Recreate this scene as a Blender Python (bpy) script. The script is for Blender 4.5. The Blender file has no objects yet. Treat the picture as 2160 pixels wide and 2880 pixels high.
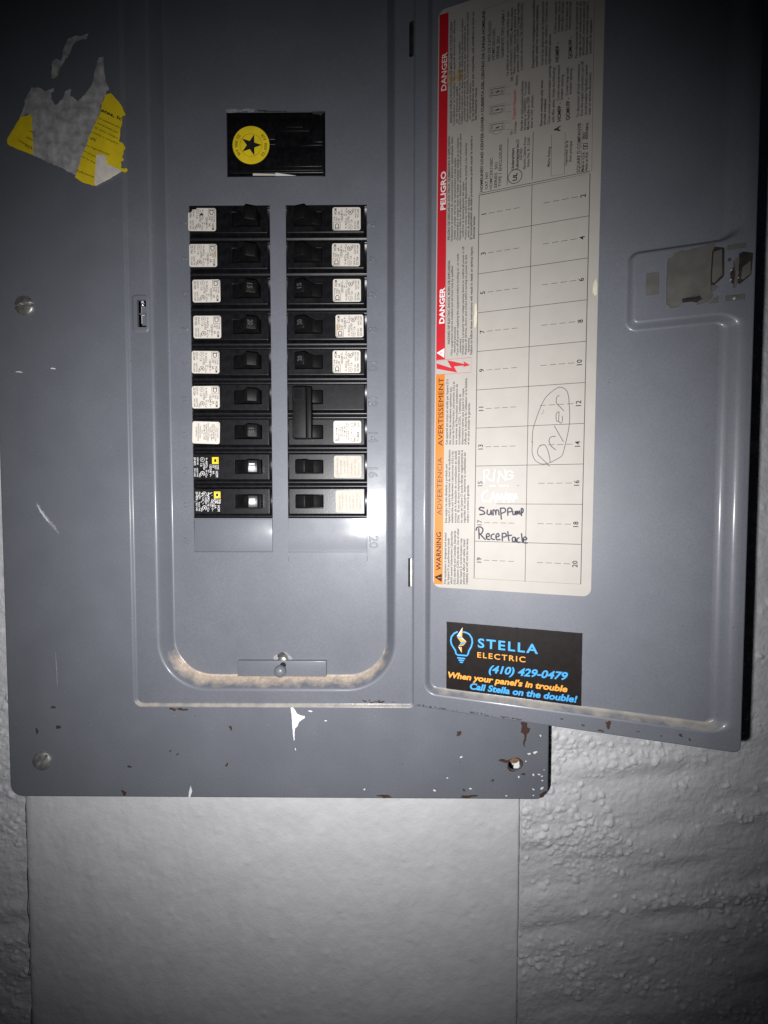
import bpy, bmesh, math, random
import numpy as np
from mathutils import Vector, Matrix
random.seed(7)
rng = np.random.default_rng(11)
S = bpy.context.scene
COL = S.collection
MM = 0.001

# ------------------------------------------------------------------ camera, light, exposure
FOC = 1250.0            # focal length in pixels of the 2160 x 2880 photograph
D0 = 313.0              # mm from the lens to the flat face of the panel cover
PITCH, YAW = math.radians(2.15), math.radians(0.5)
fwd = np.array([-math.sin(YAW)*math.cos(PITCH), math.cos(YAW)*math.cos(PITCH), -math.sin(PITCH)])
rgt = np.cross(fwd, [0, 0, 1.0]); rgt /= np.linalg.norm(rgt)
upv = np.cross(rgt, fwd)
CAM = np.array([0.0, -D0, 0.0])
cd = bpy.data.cameras.new('camera'); cam = bpy.data.objects.new('camera', cd); COL.objects.link(cam)
cd.sensor_fit = 'VERTICAL'; cd.sensor_height = 36.0; cd.lens = FOC/2880*36.0
cd.clip_start = 0.01; cd.clip_end = 50
m = Matrix.Identity(4)
for i in range(3):
    m[i][0], m[i][1], m[i][2], m[i][3] = rgt[i], upv[i], -fwd[i], CAM[i]*MM
cam.matrix_world = m
S.camera = cam

w = bpy.data.worlds.new('World'); S.world = w; w.use_nodes = True
w.node_tree.nodes['Background'].inputs[0].default_value = (0.6, 0.7, 1.0, 1)
w.node_tree.nodes['Background'].inputs[1].default_value = 0.003

# the phone's flash, a little left of and below the lens: the only light in the dark room
ld = bpy.data.lights.new('phone_flash', 'SPOT'); lamp = bpy.data.objects.new('phone_flash', ld); COL.objects.link(lamp)
ld.energy = 8.7; ld.color = (0.985, 0.985, 1.0); ld.shadow_soft_size = 0.003
ld.spot_size = math.radians(118); ld.spot_blend = 1.0
lamp.location = (-0.022, -D0*MM, -0.024)
lamp.rotation_euler = Vector((-0.02, 1.0, -0.03)).to_track_quat('-Z', 'Y').to_euler()
S.view_settings.view_transform = 'Standard'; S.view_settings.look = 'None'
S.view_settings.exposure = 0.0; S.view_settings.gamma = 1.0
S.render.engine = 'CYCLES'

# ------------------------------------------------------------------ measuring: photograph pixel -> point on a real plane
DOOR_A = math.radians(16.9)
def ray(px, py): return fwd + rgt*(px-1080)/FOC + upv*(1440-py)/FOC
def P(px, py, h=0.0):                       # on a plane h mm in front of the cover face -> X, Z
    d = ray(px, py); t = (-h-CAM[1])/d[1]; q = CAM + d*t
    return (q[0], q[2])
HX, HH = 17.2, 3.0                           # hinge line of the door
ddir = np.array([math.cos(DOOR_A), -math.sin(DOOR_A), 0]); dnor = np.array([-math.sin(DOOR_A), -math.cos(DOOR_A), 0])
def Pd(px, py, o=-4.9):                      # on the open door -> u (from the hinge), v (height)
    d = ray(px, py); h0 = np.array([HX, -HH, 0]) + dnor*o
    t = np.dot(h0-CAM, dnor)/np.dot(d, dnor); q = CAM + d*t
    return (np.dot(q-h0, ddir), q[2])
def zoomer(ox, oy, s): return lambda x, y: (ox+x*s, oy+y*s)

# ------------------------------------------------------------------ materials
def mat(name, col, rough=0.5, metal=0.0, noise=0.0, nscale=300.0, bump=0.0, bscale=600.0, spec=0.5, coat=0.0):
    m = bpy.data.materials.new(name); m.use_nodes = True
    nt = m.node_tree; b = nt.nodes['Principled BSDF']
    b.inputs['Base Color'].default_value = (*col, 1); b.inputs['Roughness'].default_value = rough
    b.inputs['Metallic'].default_value = metal; b.inputs['Specular IOR Level'].default_value = spec
    b.inputs['Coat Weight'].default_value = coat
    tc = nt.nodes.new('ShaderNodeTexCoord')
    if noise > 0:
        n = nt.nodes.new('ShaderNodeTexNoise'); n.inputs['Scale'].default_value = nscale; n.inputs['Detail'].default_value = 6
        nt.links.new(tc.outputs['Object'], n.inputs['Vector'])
        r = nt.nodes.new('ShaderNodeMapRange'); r.inputs['From Min'].default_value = 0.3; r.inputs['From Max'].default_value = 0.7
        r.inputs['To Min'].default_value = 1-noise; r.inputs['To Max'].default_value = 1+noise
        nt.links.new(n.outputs['Fac'], r.inputs['Value'])
        mx = nt.nodes.new('ShaderNodeVectorMath'); mx.operation = 'SCALE'; mx.inputs[0].default_value = col
        nt.links.new(r.outputs['Result'], mx.inputs['Scale']); nt.links.new(mx.outputs['Vector'], b.inputs['Base Color'])
    if bump > 0:
        n2 = nt.nodes.new('ShaderNodeTexNoise'); n2.inputs['Scale'].default_value = bscale; n2.inputs['Detail'].default_value = 5
        nt.links.new(tc.outputs['Object'], n2.inputs['Vector'])
        bp = nt.nodes.new('ShaderNodeBump'); bp.inputs['Strength'].default_value = 1.0; bp.inputs['Distance'].default_value = bump*MM
        nt.links.new(n2.outputs['Fac'], bp.inputs['Height']); nt.links.new(bp.outputs['Normal'], b.inputs['Normal'])
    return m

def paint_mat():
    """grey baked enamel: fine mottling, orange peel, sparse pin-head flecks and wipe marks, dust where the mesh says so"""
    m = mat('grey_enamel', (0.15, 0.158, 0.182), 0.40, 0, 0, spec=0.5, coat=0.28)
    m.node_tree.nodes['Principled BSDF'].inputs['Coat Roughness'].default_value = 0.18
    nt = m.node_tree; b = nt.nodes['Principled BSDF']; L = nt.links.new
    geo = nt.nodes.new('ShaderNodeNewGeometry'); pos = geo.outputs['Position']
    def noise(sc, det=4, rough=0.55):
        n = nt.nodes.new('ShaderNodeTexNoise'); n.inputs['Scale'].default_value = sc; n.inputs['Detail'].default_value = det
        n.inputs['Roughness'].default_value = rough; L(pos, n.inputs['Vector']); return n.outputs['Fac']
    def rng_(v, a, b_, c, d):
        r = nt.nodes.new('ShaderNodeMapRange'); r.clamp = True
        for k, x in zip(('From Min', 'From Max', 'To Min', 'To Max'), (a, b_, c, d)): r.inputs[k].default_value = x
        L(v, r.inputs['Value']); return r.outputs['Result']
    def mix(f, a, b_):
        x = nt.nodes.new('ShaderNodeMix'); x.data_type = 'RGBA'
        if isinstance(f, float): x.inputs['Factor'].default_value = f
        else: L(f, x.inputs['Factor'])
        for s, v in ((6, a), (7, b_)):
            if isinstance(v, tuple): x.inputs[s].default_value = (*v, 1)
            else: L(v, x.inputs[s])
        return x.outputs[2]
    def mul(a, b_):
        x = nt.nodes.new('ShaderNodeMath'); x.operation = 'MULTIPLY'; L(a, x.inputs[0])
        if isinstance(b_, float): x.inputs[1].default_value = b_
        else: L(b_, x.inputs[1])
        return x.outputs[0]
    base = mix(rng_(noise(26, 5), 0.3, 0.7, 0, 1), (0.141, 0.147, 0.170), (0.167, 0.174, 0.199))
    base = mix(rng_(noise(900, 2), 0.35, 0.65, 0, 0.5), base, (0.122, 0.128, 0.146))
    # pin-head flecks
    v = nt.nodes.new('ShaderNodeTexVoronoi'); v.inputs['Scale'].default_value = 95; L(pos, v.inputs['Vector'])
    sep = nt.nodes.new('ShaderNodeSeparateColor'); L(v.outputs['Color'], sep.inputs[0])
    dot = mul(rng_(v.outputs['Distance'], 0.02, 0.05, 1, 0), rng_(sep.outputs[0], 0.80, 0.81, 0, 0.75))
    base = mix(dot, base, (0.055, 0.05, 0.047))
    v2 = nt.nodes.new('ShaderNodeTexVoronoi'); v2.inputs['Scale'].default_value = 140; L(pos, v2.inputs['Vector'])
    sep2 = nt.nodes.new('ShaderNodeSeparateColor'); L(v2.outputs['Color'], sep2.inputs[0])
    dot2 = mul(rng_(v2.outputs['Distance'], 0.015, 0.05, 1, 0), rng_(sep2.outputs[1], 0.88, 0.89, 0, 0.6))
    base = mix(dot2, base, (0.42, 0.42, 0.43))
    # settled dust
    at = nt.nodes.new('ShaderNodeAttribute'); at.attribute_name = 'dust'
    dn = noise(420, 5, 0.7)
    add = nt.nodes.new('ShaderNodeMath'); add.operation = 'ADD'; L(at.outputs['Fac'], add.inputs[0]); L(rng_(noise(120, 4), 0.3, 0.7, -0.30, 0.22), add.inputs[1])
    df = rng_(add.outputs[0], 0.18, 0.95, 0, 0.95); df = mul(df, rng_(at.outputs['Fac'], 0.02, 0.25, 0, 1))
    dcol = mix(rng_(dn, 0.35, 0.65, 0, 1), (0.44, 0.345, 0.26), (0.66, 0.54, 0.43))
    at2 = nt.nodes.new('ShaderNodeAttribute'); at2.attribute_name = 'pale'
    dcol = mix(at2.outputs['Fac'], dcol, (0.40, 0.36, 0.30))
    base = mix(df, base, dcol)
    L(base, b.inputs['Base Color'])
    rr = nt.nodes.new('ShaderNodeMath'); rr.operation = 'ADD'; L(rng_(noise(60, 4), 0.3, 0.7, 0.44, 0.54), rr.inputs[0]); L(mul(df, 0.5), rr.inputs[1])
    L(rr.outputs[0], b.inputs['Roughness'])
    hb = nt.nodes.new('ShaderNodeMath'); hb.operation = 'MULTIPLY_ADD'; L(noise(700, 3), hb.inputs[0]); hb.inputs[1].default_value = 0.10; L(mul(noise(14, 2), 6.0), hb.inputs[2])
    h2 = nt.nodes.new('ShaderNodeMath'); h2.operation = 'MULTIPLY_ADD'; L(mul(dn, df), h2.inputs[0]); h2.inputs[1].default_value = 2.2; L(hb.outputs[0], h2.inputs[2])
    bp = nt.nodes.new('ShaderNodeBump'); bp.inputs['Strength'].default_value = 1.0; bp.inputs['Distance'].default_value = 0.10*MM
    L(h2.outputs[0], bp.inputs['Height']); L(bp.outputs['Normal'], b.inputs['Normal']); L(bp.outputs['Normal'], b.inputs['Coat Normal'])
    return m

M = {}
M['paint'] = paint_mat()
M['black'] = mat('black_phenolic', (0.0055, 0.0055, 0.0065), 0.36, 0, 0.6, 260, 0.035, 900)
M['handle'] = mat('black_handle_plastic', (0.004, 0.004, 0.0045), 0.34, 0, 0.3, 400, 0.02, 700)
M['mattehandle'] = mat('matte_handle_plastic', (0.0045, 0.0045, 0.005), 0.5, 0, 0.3, 400, 0.03, 700, spec=0.18)
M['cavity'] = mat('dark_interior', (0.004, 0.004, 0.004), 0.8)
M['paper'] = mat('directory_paper', (0.405, 0.378, 0.34), 0.5, 0, 0.03, 90, 0.01, 500, spec=0.2)
M['labelpaper'] = mat('white_label_paper', (0.68, 0.63, 0.56), 0.5, 0, 0.03, 90, 0.01, 500, spec=0.3)
M['oldpaper'] = mat('faded_label_paper', (0.46, 0.42, 0.355), 0.5, 0, 0.10, 200, 0.01, 500, spec=0.3)
M['ink'] = mat('black_ink', (0.02, 0.018, 0.02), 0.5, spec=0.1)
M['greyink'] = mat('grey_small_print', (0.065, 0.06, 0.06), 0.5, spec=0.1)
M['paleink'] = mat('faded_print', (0.22, 0.175, 0.14), 0.5, spec=0.1)
M['line'] = mat('ruled_line', (0.05, 0.046, 0.046), 0.5, spec=0.1)
M['red'] = mat('danger_red', (0.50, 0.010, 0.020), 0.45, 0, 0.04, 60)
M['orange'] = mat('warning_orange', (0.56, 0.18, 0.022), 0.45, 0, 0.04, 60, spec=0.25)
M['white'] = mat('white_print', (0.80, 0.78, 0.76), 0.4)
M['marker'] = mat('purple_black_marker', (0.012, 0.008, 0.028), 0.4, spec=0.1)
M['pen'] = mat('pencil_grey', (0.06, 0.055, 0.055), 0.5, spec=0.1)
M['shine'] = mat('silver_marker', (0.97, 0.95, 0.95), 0.25, 0, 0, spec=0.8)
M['stain'] = mat('paper_stain', (0.42, 0.32, 0.19), 0.5, 0, 0.2, 300)
M['stain2'] = mat('pale_paper_stain', (0.66, 0.60, 0.47), 0.5, 0, 0.1, 300)
M['card'] = mat('black_card', (0.014, 0.011, 0.010), 0.42, 0, 0.2, 200, 0.01, 600, spec=0.2)
M['blue'] = mat('blue_print', (0.060, 0.36, 0.74), 0.45)
M['amber'] = mat('amber_print', (0.86, 0.37, 0.055), 0.45)
M['silver'] = mat('pale_print', (0.62, 0.64, 0.68), 0.45)
M['yellow'] = mat('yellow_sticker', (0.95, 0.71, 0.022), 0.42, 0, 0.10, 120, 0.02, 400)
M['brownink'] = mat('brown_print', (0.19, 0.125, 0.02), 0.5)
M['residue'] = mat('torn_paper_fibre', (0.42, 0.405, 0.405), 0.85, 0, 0.38, 170, 0.12, 300)
M['fold'] = mat('folded_paper_back', (0.84, 0.77, 0.67), 0.7, 0, 0.10, 200, 0.05, 250)
M['rust'] = mat('rust', (0.052, 0.024, 0.016), 0.85, 0, 0.6, 700, 0.08, 900)
M['speck'] = mat('dark_speck', (0.045, 0.038, 0.035), 0.8)
M['whitepaint'] = mat('white_paint', (0.80, 0.80, 0.81), 0.4, 0, 0.05, 300, 0.05, 600)
M['scuff'] = mat('pale_scuff', (0.27, 0.275, 0.285), 0.6, 0, 0.35, 600)
M['zinc'] = mat('zinc_screw', (0.42, 0.41, 0.38), 0.40, 0.75, 0.35, 350, 0.04, 500)
M['dullzinc'] = mat('dull_zinc', (0.30, 0.30, 0.29), 0.5, 0.6, 0.35, 350, 0.05, 500)
M['pinmetal'] = mat('bare_pin_metal', (0.62, 0.60, 0.55), 0.35, 1.0, 0.3, 300, 0.08, 700)
M['latchmetal'] = mat('tarnished_latch_steel', (0.105, 0.101, 0.090), 0.62, 0.0, 0.25, 90, 0.04, 300)
M['latchdark'] = mat('dark_latch_plastic', (0.030, 0.026, 0.024), 0.4, 0, 0.4, 200)
M['brownwood'] = mat('rusty_brown', (0.22, 0.11, 0.055), 0.8, 0, 0.4, 200)
M['chip_and_shade'] = mat('chip_and_shade', (0.05, 0.045, 0.042), 0.8, 0, 0.4, 400)  # door edge chips, and the shade painted round the tab screw

def wall_mat(name, col, bump, sc):
    m = mat(name, col, 0.55, 0, 0.05, 60)
    nt = m.node_tree; b = nt.nodes['Principled BSDF']; L = nt.links.new
    geo = nt.nodes.new('ShaderNodeNewGeometry')
    n1 = nt.nodes.new('ShaderNodeTexNoise'); n1.inputs['Scale'].default_value = sc; n1.inputs['Detail'].default_value = 6; n1.inputs['Roughness'].default_value = 0.62
    n2 = nt.nodes.new('ShaderNodeTexNoise'); n2.inputs['Scale'].default_value = sc*5; n2.inputs['Detail'].default_value = 4
    L(geo.outputs['Position'], n1.inputs['Vector']); L(geo.outputs['Position'], n2.inputs['Vector'])
    ad = nt.nodes.new('ShaderNodeMath'); ad.operation = 'MULTIPLY_ADD'; ad.inputs[1].default_value = 0.25
    L(n2.outputs['Fac'], ad.inputs[0]); L(n1.outputs['Fac'], ad.inputs[2])
    bp = nt.nodes.new('ShaderNodeBump'); bp.inputs['Strength'].default_value = 1; bp.inputs['Distance'].default_value = bump*MM
    L(ad.outputs[0], bp.inputs['Height']); L(bp.outputs['Normal'], b.inputs['Normal'])
    return m
M['wall'] = wall_mat('white_masonry_paint', (0.76, 0.76, 0.775), 0.9, 260)
M['board'] = wall_mat('white_board_paint', (0.77, 0.77, 0.78), 0.55, 170)

# ------------------------------------------------------------------ mesh builder (all numbers in mm; y is depth, negative towards the viewer)
class MB:
    def __init__(s): s.v = []; s.f = []; s.mi = []; s.sm = []; s.dust = {}
    def add(s, verts, faces, mi=0, smooth=False):
        o = len(s.v); s.v += [tuple(float(c) for c in p) for p in verts]
        for f in faces: s.f.append([i+o for i in f]); s.mi.append(mi); s.sm.append(smooth)
        return o
    def mesh(s, name, mats, origin=(0, 0, 0), bevel=0.0, seg=2):
        me = bpy.data.meshes.new(name)
        ox, oy, oz = origin
        me.from_pydata([((x-ox)*MM, (y-oy)*MM, (z-oz)*MM) for x, y, z in s.v], [], s.f)
        for mm in mats: me.materials.append(mm)
        me.polygons.foreach_set('material_index', s.mi); me.polygons.foreach_set('use_smooth', s.sm)
        if s.dust:
            for nm in ('dust', 'pale'):
                a = me.attributes.new(nm, 'FLOAT', 'POINT')
                a.data.foreach_set('value', [s.dust.get(i, (0, 0))[0 if nm == 'dust' else 1] for i in range(len(s.v))])
        me.update()
        if bevel > 0:
            bm = bmesh.new(); bm.from_mesh(me)
            bmesh.ops.remove_doubles(bm, verts=bm.verts, dist=1e-7)
            es = [e for e in bm.edges if len(e.link_faces) == 2 and e.calc_face_angle(0) > 0.5]
            res = bmesh.ops.bevel(bm, geom=es, offset=bevel*MM, segments=seg, profile=0.5, affect='EDGES', clamp_overlap=True)
            for f in res['faces']: f.smooth = True
            bm.to_mesh(me); bm.free()
            try: me.set_sharp_from_angle(angle=math.radians(50))
            except Exception: pass
        return me
    def build(s, name, mats, parent=None, ploc=(0, 0, 0), bevel=0.0, seg=2, **props):
        a = np.array(s.v); c = (a.min(0)+a.max(0))/2
        if not isinstance(mats, (list, tuple)): mats = [mats]
        me = s.mesh(name, mats, c, bevel, seg)
        o = bpy.data.objects.new(name, me); COL.objects.link(o)
        if parent is not None: o.parent = parent
        o.location = ((c[0]-ploc[0])*MM, (c[1]-ploc[1])*MM, (c[2]-ploc[2])*MM)
        for k, v in props.items(): o[k] = v
        return o
    # --- shapes
    def box(s, x0, x1, y0, y1, z0, z1, mi=0):
        v = [(x, y, z) for x in (x0, x1) for y in (y0, y1) for z in (z0, z1)]
        s.add(v, [(0, 1, 3, 2), (4, 6, 7, 5), (0, 4, 5, 1), (2, 3, 7, 6), (0, 2, 6, 4), (1, 5, 7, 3)], mi)
    def poly(s, pts, y, mi=0, thick=0.0):       # flat polygon facing the viewer; optional thickness backwards
        pts = list(pts)
        if area2(pts) < 0: pts = pts[::-1]
        n = len(pts); tris = tess(pts)
        s.add([(p[0], y, p[1]) for p in pts], tris, mi)
        if thick:
            s.add([(p[0], y, p[1]) for p in pts] + [(p[0], y+thick, p[1]) for p in pts],
                  [(i, i+n, (i+1) % n+n, (i+1) % n) for i in range(n)], mi)
    def strip(s, pts, wd, y, mi=0, closed=False):   # pen stroke: ribbon of width wd
        p = [np.array(q, float) for q in pts]
        if closed: p.append(p[0])
        n = len(p); L_, R_ = [], []
        for i in range(n):
            a = p[max(0, i-1)]; b = p[min(n-1, i+1)]; d = b-a; l = np.hypot(*d)
            d = d/l if l > 1e-9 else np.array([1.0, 0]); q = np.array([-d[1], d[0]])*wd/2
            L_.append(p[i]+q); R_.append(p[i]-q)
        e0 = p[0]-(p[1]-p[0])/max(1e-9, np.hypot(*(p[1]-p[0])))*wd*0.4; e1 = p[-1]+(p[-1]-p[-2])/max(1e-9, np.hypot(*(p[-1]-p[-2])))*wd*0.4
        vs = [(q[0], y, q[1]) for q in L_+R_] + [(e0[0], y, e0[1]), (e1[0], y, e1[1])]
        fs = [(i, n+i, n+i+1, i+1) for i in range(n-1)] + [(0, 2*n, n), (n-1, 2*n-1, 2*n+1)]
        s.add(vs, fs, mi)
    def loft(s, rings, mi=0, smooth=True, closed=True, dust=None):
        n = len(rings[0]); vs = [p for r in rings for p in r]; fs = []
        for k in range(len(rings)-1):
            for i in range(n if closed else n-1):
                j = (i+1) % n; fs.append((k*n+i, k*n+j, (k+1)*n+j, (k+1)*n+i))
        o = s.add(vs, fs, mi, smooth)
        if dust:
            for i, d in enumerate(dust): s.dust[o+i] = d
    def lathe(s, prof, cx, cz, n=32, mi=0):       # prof: list of (radius, y)
        rings = [[(cx+r*math.cos(2*math.pi*i/n), y, cz+r*math.sin(2*math.pi*i/n)) for i in range(n)] for r, y in prof]
        s.loft(rings, mi)
        if prof[-1][0] > 1e-6:
            o = len(s.v); s.add(rings[-1], [tuple(range(n))], mi)
    def text(s, body, A, B, cap, y, mi=0, bold=0.0, shear=0.0, depth=0.0, space=1.0, res=2, keep=False):
        """text whose baseline runs from A to B (stretched to fit), capital height cap"""
        vs, fs = glyphs(body, bold, shear, space, res)
        if not vs: return
        A = np.array(A, float); B = np.array(B, float); L_ = np.hypot(*(B-A)); d = (B-A)/L_; q = np.array([-d[1], d[0]])
        xs = [v[0] for v in vs]; x0, x1 = min(xs), max(xs); sx = L_/max(1e-6, x1-x0); sy = cap/CAPH
        if keep: sx = sy
        pv = [A+d*((v[0]-x0)*sx)+q*(v[1]*sy) for v in vs]
        s.add([(p[0], y, p[1]) for p in pv], fs, mi)

def area2(p): return sum(p[i][0]*p[(i+1) % len(p)][1]-p[(i+1) % len(p)][0]*p[i][1] for i in range(len(p)))
def tess(pts):
    from mathutils.geometry import tessellate_polygon
    t = tessellate_polygon([[Vector((p[0], p[1], 0)) for p in pts]])
    out = []
    for a, b, c in t:
        ar = (pts[b][0]-pts[a][0])*(pts[c][1]-pts[a][1])-(pts[c][0]-pts[a][0])*(pts[b][1]-pts[a][1])
        out.append((a, b, c) if ar > 0 else (a, c, b))
    return out
CAPH = 0.70
_gc = {}
def glyphs(body, bold=0.0, shear=0.0, space=1.0, res=2):
    k = (body, bold, shear, space, res)
    if k in _gc: return _gc[k]
    cu = bpy.data.curves.new('t', 'FONT'); cu.body = body; cu.size = 1.0; cu.offset = bold; cu.shear = shear
    cu.space_character = space; cu.resolution_u = res; cu.fill_mode = 'FRONT'
    ob = bpy.data.objects.new('t', cu)
    me = bpy.data.meshes.new_from_object(ob)
    vs = [(v.co.x, v.co.y) for v in me.vertices]; fs = []
    for p in me.polygons:
        f = list(p.vertices)
        if area2([vs[i] for i in f]) < 0: f.reverse()
        fs.append(f)
    bpy.data.objects.remove(ob); bpy.data.curves.remove(cu); bpy.data.meshes.remove(me)
    _gc[k] = (vs, fs); return _gc[k]
_h = glyphs('H'); CAPH = max(v[1] for v in _h[0])

def rpoly(pts, rad, seg=10):
    """rounded polygon (counter-clockwise): list of (point, outward normal)"""
    out = []; n = len(pts)
    for i in range(n):
        p0, p, p1 = (np.array(pts[j % n], float) for j in (i-1, i, i+1))
        r = rad[i] if isinstance(rad, (list, tuple)) else rad
        a = (p-p0)/np.linalg.norm(p-p0); b = (p1-p)/np.linalg.norm(p1-p)
        na = np.array([a[1], -a[0]]); nb = np.array([b[1], -b[0]])
        cr = a[0]*b[1]-a[1]*b[0]; ang = math.acos(max(-1, min(1, np.dot(a, b))))
        t = r*math.tan(ang/2); s0 = p-a*t
        c = s0-na*r if cr > 0 else s0+na*r
        for k in range(seg+1):
            th = ang*k/seg*(1 if cr > 0 else -1)
            nn = np.array([na[0]*math.cos(th)-na[1]*math.sin(th), na[0]*math.sin(th)+na[1]*math.cos(th)])
            out.append((c+nn*r if cr > 0 else c-nn*r, nn))
    return out
def dense(path, step):                        # extra points on long straight runs (for dust and smooth shading)
    out = []; n = len(path)
    for i in range(n):
        p, a = path[i]; q, b = path[(i+1) % n]; out.append((p, a)); d = np.linalg.norm(q-p); k = int(d//step)
        for j in range(1, k): out.append((p+(q-p)*j/k, a+(b-a)*j/k))
    return out
def off(path, d): return [tuple(p+nn*d) for p, nn in path]
def ring(path, d, h): return [(p[0]+nn[0]*d, -h, p[1]+nn[1]*d) for p, nn in path]
def fill(mb, loops, h, mi=0):
    bm = bmesh.new(); es = []
    for lp in loops:
        vs = [bm.verts.new((p[0], -h, p[1])) for p in lp]
        es += [bm.edges.new((vs[i], vs[(i+1) % len(vs)])) for i in range(len(vs))]
    bmesh.ops.triangle_fill(bm, edges=es, use_beauty=True, use_dissolve=False, normal=Vector((0, -1, 0)))
    bm.verts.index_update()
    fs = []
    for f in bm.faces:
        idx = [v.index for v in f.verts]
        if f.normal.y > 0: idx.reverse()
        fs.append(idx)
    mb.add([v.co[:] for v in bm.verts], fs, mi, False); bm.free()
def wallring(mb, lp, h0, h1, mi=0):           # straight sheet-metal edge round an opening
    n = len(lp)
    mb.add([(p[0], -h0, p[1]) for p in lp]+[(p[0], -h1, p[1]) for p in lp], [(i, (i+1) % n, n+(i+1) % n, n+i) for i in range(n)], mi)
def rect(x0, x1, z0, z1): return [(x0, z0), (x1, z0), (x1, z1), (x0, z1)]
def circle(cx, cz, r, n=24): return [(cx+r*math.cos(2*math.pi*i/n), cz+r*math.sin(2*math.pi*i/n)) for i in range(n)]
def rough(pts, step, amp, seed=0):            # torn outline
    r = random.Random(seed); out = []; n = len(pts)
    for i in range(n):
        a = np.array(pts[i], float); b = np.array(pts[(i+1) % n], float); L_ = np.linalg.norm(b-a); k = max(1, int(L_/step)); d = (b-a)/max(L_, 1e-9); q = np.array([-d[1], d[0]])
        for j in range(k): out.append(tuple(a+(b-a)*j/k+q*r.gauss(0, amp)+d*r.gauss(0, amp*0.4)))
    return out
def blob(cx, cz, rx, rz, seed, n=18, jag=0.35, rot=0.0):
    r = random.Random(seed); out = []
    ph = [r.uniform(0, 6.28) for _ in range(5)]; am = [r.uniform(0.3, 1)*jag/(k+1) for k in range(5)]
    for i in range(n):
        t = 2*math.pi*i/n; k = 1+sum(am[q]*math.sin((q+2)*t+ph[q]) for q in range(5))
        x, z = rx*k*math.cos(t), rz*k*math.sin(t)
        out.append((cx+x*math.cos(rot)-z*math.sin(rot), cz+x*math.sin(rot)+z*math.cos(rot)))
    return out
def empty(name, loc, rot=(0, 0, 0), parent=None, **props):
    o = bpy.data.objects.new(name, None); COL.objects.link(o); o.location = [c*MM for c in loc]; o.rotation_euler = rot
    o.empty_display_size = 0.02
    if parent: o.parent = parent
    for k, v in props.items(): o[k] = v
    return o

# ------------------------------------------------------------------ the wall and the painted board
WALLH = -35.0
def vnoise(x, z, fx, fz, seed):
    r = np.random.default_rng(seed); T = r.random((256, 256))
    X = x*fx; Z = z*fz; xi = np.floor(X).astype(int); zi = np.floor(Z).astype(int); u = X-xi; v = Z-zi
    u = u*u*(3-2*u); v = v*v*(3-2*v)
    g = lambda a, b: T[a % 256, b % 256]
    return (g(xi, zi)*(1-u)+g(xi+1, zi)*u)*(1-v)+(g(xi, zi+1)*(1-u)+g(xi+1, zi+1)*u)*v
def grid_mesh(name, xs, zs, H, mtl):
    nx, nz = len(xs), len(zs)
    X, Z = np.meshgrid(xs, zs); co = np.stack([X, -H, Z], -1).reshape(-1, 3)*MM
    i = np.arange(nx*nz).reshape(nz, nx); q = np.stack([i[:-1, :-1], i[:-1, 1:], i[1:, 1:], i[1:, :-1]], -1).reshape(-1, 4)
    me = bpy.data.meshes.new(name); me.vertices.add(len(co)); me.vertices.foreach_set('co', co.ravel())
    me.loops.add(q.size); me.loops.foreach_set('vertex_index', q.ravel())
    me.polygons.add(len(q)); me.polygons.foreach_set('loop_start', np.arange(0, q.size, 4)); me.polygons.foreach_set('loop_total', np.full(len(q), 4))
    me.polygons.foreach_set('use_smooth', np.ones(len(q), bool))
    me.update(calc_edges=True); me.validate(); me.materials.append(mtl)
    return me
def rough_wall(xs, zs, seed, nblob):
    X, Z = np.meshgrid(xs, zs)
    H = np.full(X.shape, WALLH)
    H += 3.0*(vnoise(X+500, Z+900, 1/150, 1/46, seed)-0.5)+3.2*(vnoise(X+500+Z*0.25, Z+900-X*0.12, 1/60, 1/13, seed+1)-0.5)
    H += 0.7*(vnoise(X+500, Z+900, 1/9, 1/6, seed+2)-0.5)+0.4*(vnoise(X+500, Z+900, 1/3.2, 1/2.6, seed+3)-0.5)
    den = vnoise(X+500, Z+900, 1/60, 1/24, seed+4)
    XW = X+1.0*(vnoise(X+500, Z+900, 1/1.9, 1/1.9, seed+20)-0.5)+1.3*(vnoise(X+500, Z+900, 1/4.5, 1/4.5, seed+22)-0.5)
    ZW = Z+1.0*(vnoise(X+500, Z+900, 1/1.9, 1/1.9, seed+21)-0.5)+1.3*(vnoise(X+500, Z+900, 1/4.5, 1/4.5, seed+23)-0.5)
    bl = np.zeros(X.shape); r = np.random.default_rng(seed+9)
    px = r.uniform(xs[0], xs[-1], nblob); pz = r.uniform(zs[0], zs[-1], nblob)
    for k in range(nblob):
        i = np.searchsorted(xs, px[k]); j = np.searchsorted(zs, pz[k])
        if i >= len(xs) or j >= len(zs): continue
        d = den[j, i]
        if r.random() > max(0.03, (d-0.45)*1.8): continue
        R = 0.8+2.4*r.random()**2.2; hh = (0.35+0.65*r.random())*R**0.85*0.72
        i0, i1 = np.searchsorted(xs, [px[k]-R*1.5-2, px[k]+R*1.5+2]); j0, j1 = np.searchsorted(zs, [pz[k]-R*1.5-2, pz[k]+R*1.5+2])
        if i1 <= i0 or j1 <= j0: continue
        ax = R*r.uniform(0.75, 1.35); az = R*r.uniform(0.7, 1.15); th = r.uniform(0, 3.14)
        dx = XW[j0:j1, i0:i1]-px[k]; dz = ZW[j0:j1, i0:i1]-pz[k]
        e = ((dx*np.cos(th)+dz*np.sin(th))/ax)**2+((-dx*np.sin(th)+dz*np.cos(th))/az)**2
        b = hh*np.clip(1-e, 0, None)**0.75
        bl[j0:j1, i0:i1] = np.maximum(bl[j0:j1, i0:i1], b+0.35*np.minimum(bl[j0:j1, i0:i1], b))
    return H+bl
BX0, BX1 = -293.4, 105.0                      # the painted board
zs = np.concatenate([np.arange(-470, -120, 0.8), np.arange(-120, 480, 1.8)])
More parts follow.
